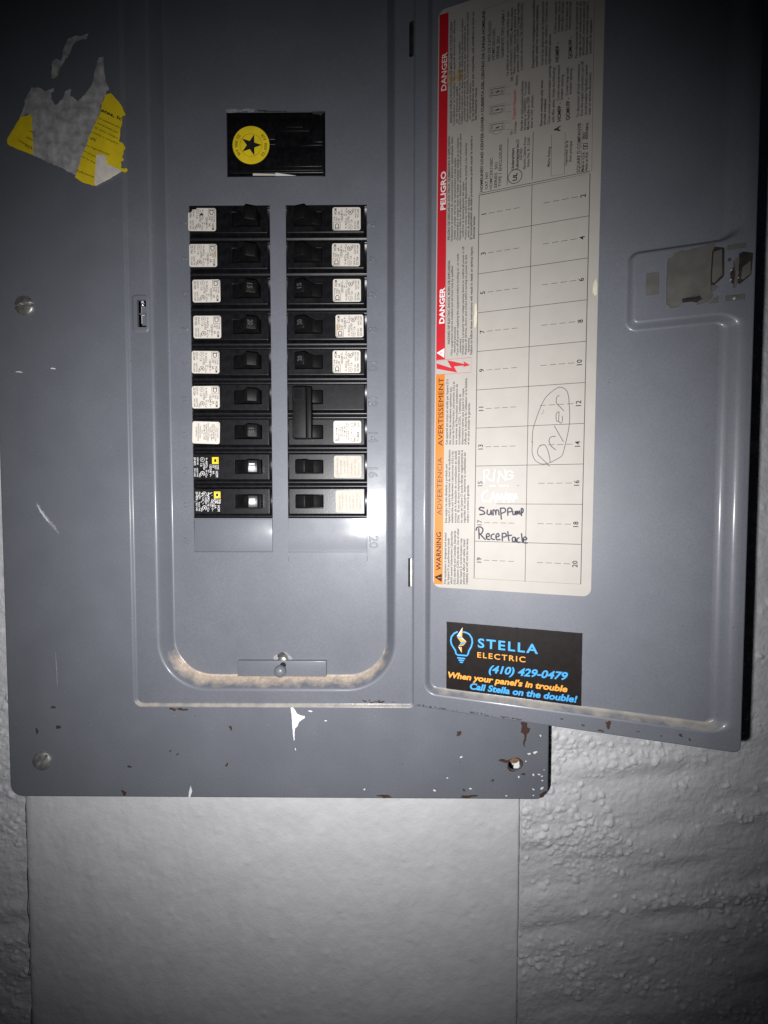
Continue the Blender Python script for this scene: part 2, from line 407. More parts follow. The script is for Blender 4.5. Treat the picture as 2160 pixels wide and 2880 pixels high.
xs = np.arange(BX1+1.7, 385, 0.8)
HR = rough_wall(xs, zs, 5, 30000)
# edge of the plaster along the board: a small ragged cliff
xs2 = np.concatenate([[xs[0]-0.02, xs[0]-0.01], xs]); H2 = np.concatenate([np.full((len(zs), 1), WALLH-9), HR[:, :1]], 1); H2 = np.concatenate([H2, HR], 1)
jag = (vnoise(np.zeros(len(zs)), zs+900, 1, 1/7, 33)-0.5)*0.9+(vnoise(np.zeros(len(zs)), zs+900, 1, 1/40, 34)-0.5)*1.2
me_r = grid_mesh('wall', xs2, zs, H2, M['wall'])
co = np.empty(len(me_r.vertices)*3); me_r.vertices.foreach_get('co', co); co = co.reshape(len(zs), len(xs2), 3)
fall = np.exp(-(xs2-xs2[0])/5.0); co[:, :, 0] += jag[:, None]*fall[None, :]*MM
me_r.vertices.foreach_set('co', co.ravel()); me_r.update()
xl = np.arange(-400, BX0+0.3, 1.0)
HL = rough_wall(xl, zs, 21, 9000); HL = np.minimum(HL, WALLH+2.6)
bm = bmesh.new(); bm.from_mesh(me_r); bm.from_mesh(grid_mesh('wall_strip', xl, zs, HL, M['wall']))
# plain masonry behind the board and the box
vs = [bm.verts.new((x*MM, 0.046, z*MM)) for x, z in ((-400, -470), (385, -470), (385, 480), (-400, 480))]
bm.faces.new(vs)
bm.to_mesh(me_r); bm.free()
wall = bpy.data.objects.new('wall', me_r); COL.objects.link(wall)
wall['kind'] = 'structure'
wall['label'] = 'rough lumpy white painted masonry wall behind the panel'

xb = np.arange(BX0, BX1+0.01, 1.6); zb = np.concatenate([np.arange(-470, -200, 1.6), np.arange(-200, 480.1, 20)])
X, Z = np.meshgrid(xb, zb)
HB = np.full(X.shape, -33.2)+0.5*(vnoise(X+500, Z+900, 1/55, 1/70, 71)-0.5)+0.38*(vnoise(X+500, Z+900, 1/11, 1/15, 72)-0.5)+0.9*(vnoise(X+500, Z+900, 1/38, 1/30, 74)-0.5)+0.24*(vnoise(X+500, Z+900, 1/3.6, 1/4.2, 73)-0.5)
r = np.random.default_rng(4)
for k in range(420):
    cx, cz = r.uniform(BX0, BX1), r.uniform(-450, -210); R = r.uniform(1.6, 3.4)
    HB += 0.42*r.random()*np.clip(1-((X-cx)**2+(Z-cz)**2)/R**2, 0, None)
HB -= 2.2*np.exp(-((X-BX0)/1.6))               # left edge sinks into the plaster under the paint
me = grid_mesh('backing_board', xb, zb, HB, M['board'])
bm = bmesh.new(); bm.from_mesh(me)
bd = [e for e in bm.edges if e.is_boundary]
ex = bmesh.ops.extrude_edge_only(bm, edges=bd)
for g in ex['geom']:
    if isinstance(g, bmesh.types.BMVert): g.co.y = 0.0445
bm.to_mesh(me); bm.free()
board = bpy.data.objects.new('backing_board', me); COL.objects.link(board)
board['label'] = 'smooth white painted backing board under the panel, with a dark joint on its right'; board['category'] = 'board'

# ------------------------------------------------------------------ the panel: stamped cover
PL = (-80.0, 0.0, -219.0)
panel = empty('breaker_panel', PL, label='grey steel electrical panel with its door hanging open and two columns of breakers', category='electrical panel')
def part(mb, name, mats, parent=panel, ploc=PL, **k): return mb.build(name, mats, parent, ploc, **k)

CX0, CX1, CZ0, CZ1 = -274.6, 115.5, -219.0, 440.0
SX0, SX1, SZ0, SZ1 = -181.0, 17.0, -150.2, 405.0
RIM, FLO = -1.8, -14.0
outer = rpoly(rect(CX0, CX1, CZ0, CZ1), [9, 9, 9, 9], 8)
step = dense(rpoly(rect(SX0, SX1, SZ0, SZ1), [4, 1.5, 4, 1.5], 6), 12)
floor_o = dense(rpoly(rect(-159.4, -0.8, -134.2, 388), [29, 29, 14, 14], 16), 3)
hole_c = P(1448, 2150, 0); hole = circle(*hole_c, 4.6, 28)
cov = MB()
fill(cov, [off(outer, -1.0), off(step, 2.3), hole], 0)
wallring(cov, hole, 0, -1.4)
cov.loft([ring(outer, -1.0, 0), ring(outer, -0.45, -0.12), ring(outer, -0.12, -0.45), ring(outer, 0, -1.0), ring(outer, 0, -13)][::-1])
st = [(2.3, 0.0), (1.8, -0.08), (1.4, -0.35), (0.65, -1.4), (0.25, -1.7), (-0.4, -1.8)]
cov.loft([ring(step, d, h) for d, h in st], dust=[((0.78*max(0, -nn[1]) if p[1] < -100 else 0)*(0.2, 0.6, 1, 1, 0.7, 0.2)[k], 1.0) for k in range(len(st)) for p, nn in step])
prof = [(7.2, -1.8), (6.4, -1.88), (5.6, -2.25), (5.0, -2.95), (4.45, -4.2), (1.0, -12.4), (0.65, -13.3), (0.15, -13.85), (-0.6, -14.0)]
# openings in the raised rim: hinge slots and the latch slot on its shallow pad
lp = dense(rpoly(rect(*(P(376, 932, RIM)[0], -168.0), P(372, 932, RIM)[1], P(372, 832, RIM)[1]), 2.2, 6), 8)
s0 = P(388, 921, RIM); s1 = P(418, 844, RIM); slot = rect(s0[0], -169.0, s0[1], s1[1])
h0 = P(1152, 160, RIM); h1 = P(1172, 58, RIM); hs1 = rect(h0[0], h1[0]-0.8, h0[1], h1[1])
h0 = P(1147, 1650, RIM); h1 = P(1171, 1570, RIM); hs2 = rect(h0[0], h1[0]-0.8, h0[1], h1[1])
HSX = (hs1[0][0]+hs2[0][0])/2
hs1 = rect(HSX, HSX+4.6, hs1[0][1], hs1[2][1]); hs2 = rect(HSX, HSX+4.6, hs2[0][1], hs2[2][1])
fill(cov, [off(step, -0.4), off(floor_o, 7.2), off(lp, 0.9), hs1, hs2], RIM)
for s_ in (hs1, hs2): wallring(cov, s_, RIM, RIM-1.6)
cov.loft([ring(lp, d, RIM+h) for d, h in ((0.9, 0), (0.5, 0.1), (0.1, 0.45), (-0.4, 0.6), (-0.8, 0.62))])
fill(cov, [off(lp, -0.8), slot], RIM+0.62); wallring(cov, slot, RIM+0.62, RIM-1.5)
def dustfn(p, nn, k):
    if p[1] > -95: return (0, 0)
    down = max(0.0, -nn[1]); left = 1.0 if p[0] < -80 else 0.55
    prof_d = [0.0, 0.0, 0.05, 0.12, 0.22, 1.0, 1.0, 0.8, 0.1][k]
    return (min(1.0, (down*1.15+0.05)*prof_d*(0.72+0.45*left)), 0)
dl = [dustfn(p, nn, k) for k in range(len(prof)) for p, nn in floor_o]
cov.loft([ring(floor_o, d, h) for d, h in prof], dust=dl)
rim_r = MB(); a_ = blob(*hole_c, 5.5, 5.4, 91, 28, 0.10); b_ = circle(*hole_c, 4.62, 28)
rim_r.add([(p[0], -0.03, p[1]) for p in a_+b_], [(i, (i+1) % 28, 28+(i+1) % 28, 28+i) for i in range(28)]); 
cover = part(cov, 'cover_sheet', M['paint'])

# ------------------------------------------------------------------ deadfront floor with its openings
WLX, WRX, WW = -143.4, -73.6, 58.4
ROW0, PIT = 196.8, 25.15
WZ1, WZ0 = 208.6, -16.9
mw = rect(-115.5, -44.8, 228.4, 274.2)
slit = [P(548, 1462, FLO), P(557, 1462, FLO), P(551.5, 1540, FLO), P(550.5, 1540, FLO)]
slit = [(p[0]-0.4, p[1]-1.0) for p in slit]
wl = rect(WLX, WLX+WW, WZ0, WZ1); wr = rect(WRX, WRX+WW, WZ0, WZ1)
df = MB()
fill(df, [off(floor_o, -0.6), wl, wr, mw, slit[::-1] if area2(slit) < 0 else slit], FLO)
for lp_ in (wl, wr, mw, slit): wallring(df, lp_, FLO, FLO-1.5)
part(df, 'deadfront', M['paint'])
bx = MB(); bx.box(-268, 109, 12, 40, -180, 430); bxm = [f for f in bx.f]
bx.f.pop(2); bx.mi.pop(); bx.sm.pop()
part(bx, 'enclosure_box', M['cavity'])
# knock-out plates below the last breakers
fp = MB(); fp.box(WLX+0.6, WLX+WW-0.2, -FLO-0.55, -FLO-0.02, -41.6, WZ0-0.6)
part(fp, 'filler_plate', M['paint'], bevel=0.25)
fp = MB(); x0, x1 = WRX+0.2, WRX+WW-0.2; z1, z0 = WZ0-0.6, -41.8; n = 22
rings = []
for i in range(n+1):
    t = i/n; z = z1+(z0-z1)*t; y = -FLO-0.5-0.7*math.sin(math.pi*min(1, t*1.02))**1.3*(0.35+0.65*t); rings.append([(x0, y, z), (x0+(x1-x0)*0.5, y-0.05, z), (x1, y, z)])
fp.loft(rings[::-1], closed=False)
part(fp, 'filler_plate', M['paint'], label='right knock-out plate, slightly bowed and shiny along its lower edge')
for x, hw in ((WRX+0.1, 0.25), (WRX+WW-0.1, 0.25), (WLX+0.4, 0.2)):
    tk = MB(); tk.box(x-hw, x+hw, -FLO-0.45, -FLO+0.1, -48.6, -42.4); part(tk, 'slit_burr', M['paint'], bevel=0.15)
for X0 in (WLX, WRX):                        # cut lines round the knock-outs
    sm = MB(); e = -41.9
    sm.strip([(X0+0.1, WZ0-0.5), (X0+0.1, e), (X0+WW-0.1, e), (X0+WW-0.1, WZ0-0.5)], 0.32, -FLO-0.03); part(sm, 'cut_line', M['speck'])
# embossed circuit numbers
def emboss(num, px, py, cap, rot_down=True):
    x, z = P(px, py, FLO)
    cu = bpy.data.curves.new('t', 'FONT'); cu.body = str(num); cu.size = cap/CAPH; cu.extrude = 0.2; cu.bevel_depth = 0.32; cu.bevel_resolution = 1
    cu.align_x = 'CENTER'; cu.align_y = 'CENTER'; cu.offset = -0.16; cu.resolution_u = 3
    ob = bpy.data.objects.new('t', cu); me = bpy.data.meshes.new_from_object(ob)
    bpy.data.objects.remove(ob); bpy.data.curves.remove(cu)
    v = np.empty(len(me.vertices)*3); me.vertices.foreach_get('co', v); v = v.reshape(-1, 3)
    out = np.stack([v[:, 1], -v[:, 2]*1.0, -v[:, 0]], 1)*MM       # reads downwards
    me.vertices.foreach_set('co', out.ravel()); me.update(); me.name = 'embossed_number'; me.materials.append(M['paint'])
    o = bpy.data.objects.new('embossed_number', me); COL.objects.link(o); o.parent = panel
    o.location = ((x-PL[0])*MM, -FLO*MM, (z-PL[2])*MM)
for k in range(10):
    z = ROW0-PIT*k-1.0
    py = 618+99.2*k
    emboss(2*(k+1), 1044+0.6*k, py+14, 6.4); emboss(2*k+1, 517+0.9*k, py+9, 4.0)

# retaining tab and its screws at the bottom of the deadfront
a = P(668, 1903, FLO+3); b = P(918, 1859, FLO+3)
tb = MB(); tb.box(a[0], b[0], -FLO-3.0, -FLO+0.0, a[1], b[1]); part(tb, 'retaining_tab', M['paint'], bevel=0.7, seg=3)
c = P(788, 1886, FLO+4); mb = MB(); mb.lathe([(0.1, -FLO-3.05), (4.4, -FLO-3.05), (4.5, -FLO-4.2), (4.2, -FLO-5.6), (3.4, -FLO-6.9), (2.2, -FLO-7.7), (0.9, -FLO-8.05), (0.05, -FLO-8.1)], c[0], c[1]-0.4)
part(mb, 'rivet', M['paint'])
c = P(794, 1872, FLO+3); mb = MB(); mb.lathe([(2.2, -FLO-3.2), (0.02, -FLO-3.2)], c[0]+0.6, c[1]+0.4); part(mb, 'tab_hole', M['cavity'])
c = P(797, 1853, FLO); mb = MB(); mb.lathe([(3.9, -FLO-0.05), (3.9, -FLO-0.8), (3.2, -FLO-1.5), (3.3, -FLO-1.7), (2.4, -FLO-2.4), (1.0, -FLO-2.7), (0.05, -FLO-2.7)], c[0], c[1]-0.5)
part(mb, 'cover_screw', M['zinc'])
mb = MB(); mb.poly(blob(c[0]-0.3, c[1]+0.8, 6.0, 4.4, 3), -FLO-0.03); part(mb, 'dimple_shading', M['scuff'])  # pale surround of the painted dimple shading
mb = MB(); mb.poly(blob(c[0], c[1]+0.4, 4.7, 3.7, 5), -FLO-0.06); part(mb, 'dimple_shading', M['chip_and_shade'])  # dark blob painted as the shade inside a dimple that is not modelled

# cover screws with slotted heads
def screw(px, py, rad, rot, mtl):
    cx, cz = P(px, py, 1.5); mb = MB(); N, R = 56, 16; vs = []; fs = []
    for i in range(R+1):
        r = rad*i/R
        for j in range(N):
            t = 2*math.pi*j/N; x, z = r*math.cos(t), r*math.sin(t)
            h = 2.7*math.sqrt(max(0, 1-(r/rad)**2*0.93))
            d = abs(-x*math.sin(rot)+z*math.cos(rot))
            if d < 0.75: h = min(h, 0.9)
            vs.append((cx+x, -h if i < R else 0.05, cz+z))
    for i in range(R):
        for j in range(N): fs.append((i*N+j, i*N+(j+1) % N, (i+1)*N+(j+1) % N, (i+1)*N+j))
    mb.add(vs, fs, 0, True); o = part(mb, 'screw', mtl); return o
screw(65, 858, 6.9, 0.12, M['zinc']); screw(115, 2143, 6.9, 0.9, M['dullzinc'])

# hinge pins seen in their slots, latch strike inside the latch slot
for s_, mt in ((hs1, 'latchdark'), (hs2, 'pinmetal')):
    mb = MB(); zc0, zc1 = s_[0][1]+0.4, s_[2][1]-0.4; xc = (s_[0][0]+s_[1][0])/2; R = 2.0
    mb.loft([[(xc+R*math.cos(t), -RIM+1.6+R*math.sin(t), z) for t in np.linspace(0, 2*math.pi, 17)[:-1]] for z in (zc0, zc1)])
    mb.loft([[(xc+R*math.cos(t)*k, -RIM+1.6+R*math.sin(t)*k, zc0 if e else zc1) for t in np.linspace(0, 2*math.pi, 17)[:-1]] for e in (0,) for k in (1, 0.01)])
    part(mb, 'hinge_pin', M[mt])
sx0, sx1, sz0, sz1 = slot[0][0], slot[1][0], slot[0][1], slot[2][1]
mb = MB(); mb.box(sx1-3.8, sx1-0.05, 3.0, 3.8, sz0+1.8, sz0+8.6); mb.box(sx1-4.2, sx1-0.05, 3.4, 4.1, sz0+10.6, sz1-4.0); mb.box(sx1-5.0, sx1-0.05, 2.0, 2.8, sz0+9.0, sz0+10.0)
part(mb, 'latch_strike', M['paint'])
mb = MB(); mb.lathe([(1.3, 3.4), (1.2, 2.8), (0.8, 2.3), (0.05, 2.1)], sx1-3.4, sz1-2.8, 16); part(mb, 'strike_pin', M['pinmetal'])
part(rim_r, 'rust_ring', M['rust'])
# masonry and rust seen through the empty screw hole
mb = MB(); mb.poly(circle(hole_c[0]+0.6, hole_c[1]+3.0, 4.6, 24), 4.0, 0, 3.0); part(mb, 'rusty_bracket', M['brownwood'])
mb = MB(); mb.poly([(hole_c[0]+0.6, hole_c[1]-6.0), (hole_c[0]+5, hole_c[1]-6.0), (hole_c[0]+4.6, hole_c[1]-0.6), (hole_c[0]+2.0, hole_c[1]-0.3), (hole_c[0]+0.9, hole_c[1]-0.9)], 5.0, 0, 1.0); part(mb, 'plaster_lump', M['whitepaint'])

# ------------------------------------------------------------------ wear on the cover: rust, drips, specks, scuffs
def decal(pts, name, mt, h=0.06, **k):
    mb = MB(); mb.poly(pts, -h, 0, 0.05); return part(mb, name, M[mt], **k)
rust = [(486, 1981, 10, 5, 0), (512, 1985, 15, 5, 0), (649, 2047, 6, 6, 0), (638, 2151, 4, 7, 0), (164, 2045, 8, 7, 0.5), (150, 1989, 8, 5, 0), (104, 2056, 6, 8, 0.4),
        (364, 2156, 6, 5, 0), (349, 2230, 8, 9, 0), (1291, 2063, 9, 8, 0.6), (1418, 2140, 14, 7, 0.2), (1472, 2177, 5, 5, 0),
        (1317, 2240, 28, 5, 0), (1082, 2241, 26, 5, 0), (1527, 2234, 16, 6, 0.5), (479, 2112, 3, 4, 0), (499, 2121, 4, 3, 0), (1386, 2195, 4, 5, 0), (1305, 2222, 5, 4, 0)]
for i, (px, py, rx, rz, ro) in enumerate(rust):
    x, z = P(px, py, 0); x = min(max(x, CX0+1), CX1-2); z = max(z, CZ0+rz*0.25+0.6)
    if abs(py-1983) < 4: z = SZ0-3.6+random.uniform(-0.3, 0.6)
    decal(blob(x, z, rx*0.21, rz*0.21, i+40, 20, 0.5, ro), 'rust_spot', 'rust' if i not in (5, 6, 17, 18, 15, 16) else 'speck', 0.06+0.004*(i % 5))
for i in range(16):                                    # the crumbly patch under the hinge corner
    x, z = P(1062+random.gauss(0, 26), 1981, RIM); decal(blob(x, SZ0+0.9+random.uniform(-0.3, 1.6), random.uniform(0.4, 1.3), random.uniform(0.3, 0.7), i+90, 12, 0.5), 'rust_spot', 'rust', RIM+0.05+0.003*i)
z4c = zoomer(1100, 1900, .3617)
pts = [P(*z4c(*q), 0) for q in ((1010, 360), (1058, 368), (1060, 400), (1082, 410), (1072, 440), (1060, 455), (1048, 500), (1040, 530), (1045, 555), (1030, 545), (1028, 520), (1036, 480), (1030, 450), (1008, 440), (1015, 400))]
decal(rough(pts, 1.2, 0.22, 8), 'rust_run', 'rust', label='long dark rust run below the door edge')
z3 = zoomer(480, 1600, .434)
pts = [P(*z3(*q), 0) for q in ((778, 898), (792, 897), (806, 915), (820, 938), (845, 950), (868, 953), (870, 964), (850, 978), (832, 992), (822, 1018), (806, 1034), (803, 1060), (803, 1108), (798, 1112), (793, 1070), (789, 1035), (785, 960))]
decal(rough(pts, 0.8, 0.06, 5), 'paint_drip', 'whitepaint', 0.12, label='white paint drip with a pointed tail')
pts = [P(*z3(*q), 0) for q in ((130, 1405), (140, 1440), (126, 1480), (116, 1478), (120, 1440))]
decal(pts, 'paint_drip', 'whitepaint', 0.12)
for i, (px, py, rx, rz) in enumerate([(831, 2107, 1.6, 3), (873, 2000, 5, 2.5), (916, 2027, 4, 1.5), (1025, 2220, 2.5, 2.5), (1297, 2129, 3, 3), (1258, 2188, 2, 2), (1222, 2223, 3.5, 3), (1323, 2218, 4, 2),
        (1488, 2120, 4, 3), (1505, 2116, 5, 4), (1520, 2069, 2.5, 2.5), (1479, 2141, 2, 2), (1500, 2179, 3, 3), (1516, 2178, 4, 2), (1524, 2183, 2.5, 2), (1525, 2195, 2.5, 2), (1524, 2217, 4, 4), (1500, 2220, 3, 2.5),
        (1459, 2185, 3, 2.5), (1500, 2237, 2, 2), (1424, 2238, 2.5, 2), (1530, 2165, 1.5, 1.5), (1542, 2120, 1.5, 2)]):
    x, z = P(px, py, 0)
    if x > CX1-1.6 or z < CZ0+1.2: continue
    decal(blob(x, z, rx*0.25, rz*0.25, i+300, 12, 0.4), 'paint_splash', 'whitepaint' if i != 9 else 'fold', 0.1)
def soft_scuff(pts, wd, seed, mt='scuff', nm='scuff_mark', h=0.05):
    p = [np.array(P(*q, h)) for q in pts]; r = random.Random(seed); L_, R_ = [], []; q = []
    for i in range(len(p)-1):
        for j in range(6): q.append(p[i]+(p[i+1]-p[i])*j/6)
    q.append(p[-1]); n = len(q)
    for i in range(n):
        d = q[min(n-1, i+1)]-q[max(0, i-1)]; d = d/np.hypot(*d); nn = np.array([-d[1], d[0]]); wv = wd*(math.sin(math.pi*(i+0.6)/(n+0.6))**0.6)
        L_.append(tuple(q[i]+nn*wv*r.uniform(0.25, 0.75))); R_.append(tuple(q[i]-nn*wv*r.uniform(0.25, 0.75)))
    decal(L_+R_[::-1], nm, mt, h)
soft_scuff([(102, 1412), (112, 1432), (130, 1458), (150, 1480), (165, 1500)], 2.2, 4)
soft_scuff([(104, 1420), (120, 1445), (138, 1470)], 0.9, 6, 'silver', 'scuff_mark', 0.08)
soft_scuff([(44, 1045), (63, 1047)], 0.8, 9, 'whitepaint', 'paint_splash', 0.1)
soft_scuff([(142, 1036), (156, 1037)], 0.9, 10, 'whitepaint', 'paint_splash', 0.1)
soft_scuff([(156, 1835), (160, 1890), (161, 1930)], 0.5, 12)

# ------------------------------------------------------------------ torn yellow sticker
z1 = zoomer(0, 0, .434)
def Q(pts, zz, h): return [P(*zz(*q), h) for q in pts]
tl = MB()
res = Q([(205, 1000), (208, 900), (206, 770), (195, 740), (132, 752), (165, 650), (205, 568), (248, 572), (290, 590), (348, 572), (330, 640), (362, 685), (402, 640), (430, 582), (458, 572), (456, 620), (505, 655), (558, 600), (596, 545), (612, 470), (640, 372), (668, 368), (674, 470), (700, 580), (652, 680), (610, 830), (562, 960), (532, 1080), (506, 1142)], z1, 0.1)
tl.poly(rough(res, 1.6, 0.32, 3), -0.10, 2, 0.08)
ly = Q([(45, 905), (48, 930), (62, 945), (200, 1000), (215, 1000), (213, 900), (208, 770), (196, 738), (170, 752), (132, 755), (90, 830)], z1, 0.16)
tl.poly(rough(ly, 2.2, 0.14, 4), -0.16, 0, 0.1)
z8 = zoomer(240, 260, .1266)
ry = Q([(440, 60), (560, 20), (640, 90), (760, 230), (830, 340), (885, 450), (900, 500), (810, 530), (820, 600), (815, 700), (775, 790), (770, 950), (745, 1080), (830, 1130), (890, 1230), (850, 1290), (855, 1360), (815, 1420), (850, 1490), (840, 1510), (800, 1530), (805, 1610), (790, 1680), (860, 1690), (930, 1680), (940, 1730), (870, 1780), (790, 1740)], z8, 0.2)
ry += Q([(700, 1700), (230, 2065), (150, 2065), (-60, 1990), (-230, 1880), (-30, 1300), (100, 950), (215, 700), (340, 420), (360, 240)], z8, 0.2)
tl.poly(rough(ry, 1.8, 0.16, 9), -0.20, 0, 0.12)
fo = Q([(245, 1385), (300, 1375), (380, 1385), (450, 1410), (470, 1520), (450, 1570), (560, 1620), (800, 1740), (480, 1930), (225, 2068), (200, 2010), (215, 1800)], z8, 0.8)
tl.poly(rough(fo, 2.0, 0.1, 12), -0.9, 1, 0.6)
def yt(s, x0, y0, x1, y1, cap, mi, bold=0.015): tl.text(s, P(*z8(x0, y0), .2), P(*z8(x1, y1), .2), cap, -0.24, mi, bold)
yt('ates, Ic', 340, 415, 795, 625, 2.1, 4, .03)
yt('to establecido', 285, 580, 760, 800, 1.3, 3); yt('completado por', 262, 690, 725, 915, 1.3, 3); yt('al, solo cetipo', 205, 790, 715, 1035, 1.3, 3)
yt('miento a completo', 150, 895, 725, 1160, 1.3, 3); yt('NTE.', 105, 1040, 230, 1095, 1.5, 4, .03); yt('to ingredientes', 20, 1190, 535, 1400, 1.3, 3)
yt('rios con apro', -60, 1300, 232, 1450, 1.3, 3); yt('ea lo bar', -90, 1430, 236, 1600, 1.3, 3); yt('Suficiente.', -200, 1750, 205, 1905, 1.4, 3)
for s_, x0, y0, x1, y1 in (('en', 190, 850, 213, 862), ('able', 168, 892, 212, 915), ('sopport', 122, 915, 208, 960), ('fija', 160, 948, 210, 970)):
    tl.text(s_, P(*z1(x0, y0), .2), P(*z1(x1, y1), .2), 1.3, -0.20, 3, .015)
part(tl, 'torn_sticker', [M['yellow'], M['fold'], M['residue'], M['brownink'], M['ink']], label='torn yellow warning sticker with its middle scraped off and one corner folded over')
sh = Q([(330, 505), (338, 400), (362, 378), (398, 400), (408, 330), (440, 250), (490, 228), (530, 235), (570, 214), (560, 250), (500, 262), (470, 290), (450, 350), (405, 412), (385, 440), (372, 490), (350, 512)], z1, 0.1)
decal(rough(sh, 1.2, 0.25, 14), 'sticker_residue', 'residue', 0.1)

# ------------------------------------------------------------------ the open door
door = empty('door', (0, 0, 0), parent=panel, label='open panel door seen from its inside, carrying the circuit directory')
door.location = ((HX-PL[0])*MM, -HH*MM, -PL[2]*MM); door.rotation_euler = (0, 0, -DOOR_A)
DW, DZ0, DZ1 = 195.4, -149.4, 402.0
dpart = lambda mb, name, mats, **k: mb.build(name, mats, door, (0, 0, 0), **k)
do = rpoly(rect(0.6, DW, DZ0, DZ1), [1.5, 4, 4, 1.5], 6)
TX0, TX1, TZ0, TZ1 = 12.0, 182.6, -136.2, 390.0
NX, NZ0, NZ1 = 132.2, 100.0, 146.2
tray = dense(rpoly([(TX0, TZ0), (TX1, TZ0), (TX1, NZ0), (NX, NZ0), (NX, NZ1), (TX1, NZ1), (TX1, TZ1), (TX0, TZ1)], [5, 5, 5, 6, 6, 5, 5, 5], 8), 4)
ds = MB()
tring0 = [(p[0]+nn[0]*3.8*(1+1.6*max(0, nn[0])*(p[0] > 165)), 0, p[1]+nn[1]*3.8) for p, nn in tray]
# openings round the latch
LA = lambda px, py, o=0.0: Pd(px, py, o)
zl = zoomer(1840, 660, .1929)
lw = [LA(1817, 830), LA(1853, 827), LA(1853, 765), LA(1818, 768)]
sl1 = [LA(*zl(1065, 160)), LA(*zl(1340, 108)), LA(*zl(1345, 180)), LA(*zl(1070, 232))]
sl2 = [LA(*zl(1040, 890)), LA(*zl(1325, 858)), LA(*zl(1325, 935)), LA(*zl(1040, 970))]
def squared(q): xs_ = sorted(p[0] for p in q); zs_ = sorted(p[1] for p in q); return rect((xs_[0]+xs_[1])/2, (xs_[2]+xs_[3])/2, (zs_[0]+zs_[1])/2, (zs_[2]+zs_[3])/2)
lw, sl1, sl2 = squared(lw), squared(sl1), squared(sl2)
fill(ds, [off(do, -0.8), [(q[0], q[2]) for q in tring0], lw, sl1, sl2], 0)
for q in (lw, sl1, sl2): wallring(ds, q, 0, -1.2)
ds.loft([ring(do, -0.8, 0), ring(do, -0.3, -0.1), ring(do, 0, -0.7), ring(do, 0, -9.0)][::-1])
tp = [(3.8, 0), (3.1, -0.12), (2.5, -0.5), (2.0, -1.1), (1.0, -3.3), (0.5, -4.3), (-0.1, -4.85), (-0.8, -5.0)]
def ddust(p, nn, k):
    if p[1] > -100: return (0, 0)
    return (max(0, -nn[1])*[0, 0.1, 0.35, 0.7, 0.9, 0.95, 0.9, 0.6][k]*(0.75 if p[0] > 40 else 0.55), 1.0)
def tring(d, h): return [(p[0]+nn[0]*d*(1+1.6*max(0, nn[0])*(p[0] > 165)), -h, p[1]+nn[1]*d) for p, nn in tray]
ds.loft([tring(d, h) for d, h in tp], dust=[ddust(p, nn, k) for k in range(len(tp)) for p, nn in tray])
fill(ds, [[(q[0], q[2]) for q in tring(-0.8, -5)]], -5.0)
dpart(ds, 'door_sheet', M['paint'])
bk = MB(); bk.poly([(p[0], p[1]) for p in off(do, -0.3)], 9.0); dpart(bk, 'door_skin', M['paint'])

for q, y in ((lw, 1.0), (sl1, 1.0), (sl2, 1.0)):
    mb = MB(); mb.box(q[0][0]-0.5, q[1][0]+0.5, y, y+0.6, q[0][1]-0.5, q[2][1]+0.5); dpart(mb, 'latch_backing', M['latchmetal'])
for q in (sl2,):
    mb = MB(); mb.lathe([(1.3, 1.0), (1.2, 0.4), (0.6, 0.1), (0.02, 0.05)], (q[0][0]+q[1][0])/2, (q[0][1]+q[2][1])/2, 16); dpart(mb, 'latch_rivet', M['dullzinc'])
def lpoly(pts, y, mt, name, th=0.8, **k):
    mb = MB(); mb.poly([LA(*zl(*q), -y) for q in pts], y, 0, th); return dpart(mb, name, M[mt], **k)
lpoly([(205, 345), (255, 330), (285, 280), (345, 245), (420, 225), (440, 240), (480, 235), (560, 205), (740, 165), (830, 110), (890, 95), (880, 175), (845, 250), (835, 420), (820, 620), (825, 800), (860, 880), (830, 935), (720, 960), (660, 870), (405, 935), (410, 990), (365, 1045), (240, 1060), (225, 1030), (185, 1010), (185, 700)], -1.0, 'latchmetal', 'latch_plate', 1.0, label='dull grey-brown steel plate of the door latch')
lpoly([(850, 210), (890, 175), (1025, 190), (1025, 230), (1020, 590), (1000, 625), (880, 730), (825, 730), (835, 480)], -0.5, 'latchdark', 'latch_bezel', 0.5)
lpoly([(870, 250), (985, 210), (995, 580), (880, 700), (845, 690), (850, 480)], -0.9, 'latchmetal', 'latch_slide', 0.4)
lpoly([(830, 730), (880, 735), (935, 765), (900, 800), (835, 820)], -1.2, 'latchmetal', 'latch_spring')
lpoly([(405, 940), (700, 880), (790, 870), (640, 990), (540, 975), (410, 990)], -0.6, 'latchdark', 'latch_gap', 0.3)
lpoly([(625, 1015), (640, 970), (760, 905), (840, 900), (850, 920), (790, 970)], -1.3, 'latchmetal', 'latch_finger')
lpoly([(790, 1000), (860, 930), (935, 890), (935, 985)], -0.7, 'latchmetal', 'latch_foot', 0.5)
lpoly([(1240, 275), (1290, 245), (1440, 265), (1440, 300), (1415, 580), (1250, 720), (1205, 690), (1240, 560)], -0.5, 'latchdark', 'latch_bezel', 0.5)
lpoly([(1290, 470), (1410, 380), (1405, 570), (1300, 650), (1265, 640)], -0.9, 'latchmetal', 'latch_slide', 0.4)
lpoly([(1165, 380), (1210, 330), (1245, 330), (1215, 700), (1190, 760), (1160, 760), (1190, 560)], -1.6, 'latchmetal', 'latch_hook', 1.4)
lpoly([(1110, 560), (1190, 400), (1185, 620), (1160, 730), (1120, 690)], -0.3, 'latchdark', 'latch_gap', 0.2)
for q in ((1120, 515), (1112, 660), (1218, 632), (1095, 365)):
    x, z = LA(*zl(*q)); mb = MB(); mb.lathe([(0.9, 0.2), (0.8, -0.4), (0.5, -0.8), (0.02, -1.0)], x, z, 14); dpart(mb, 'latch_rivet', M['dullzinc'] if q[0] != 1095 else M['latchdark'])
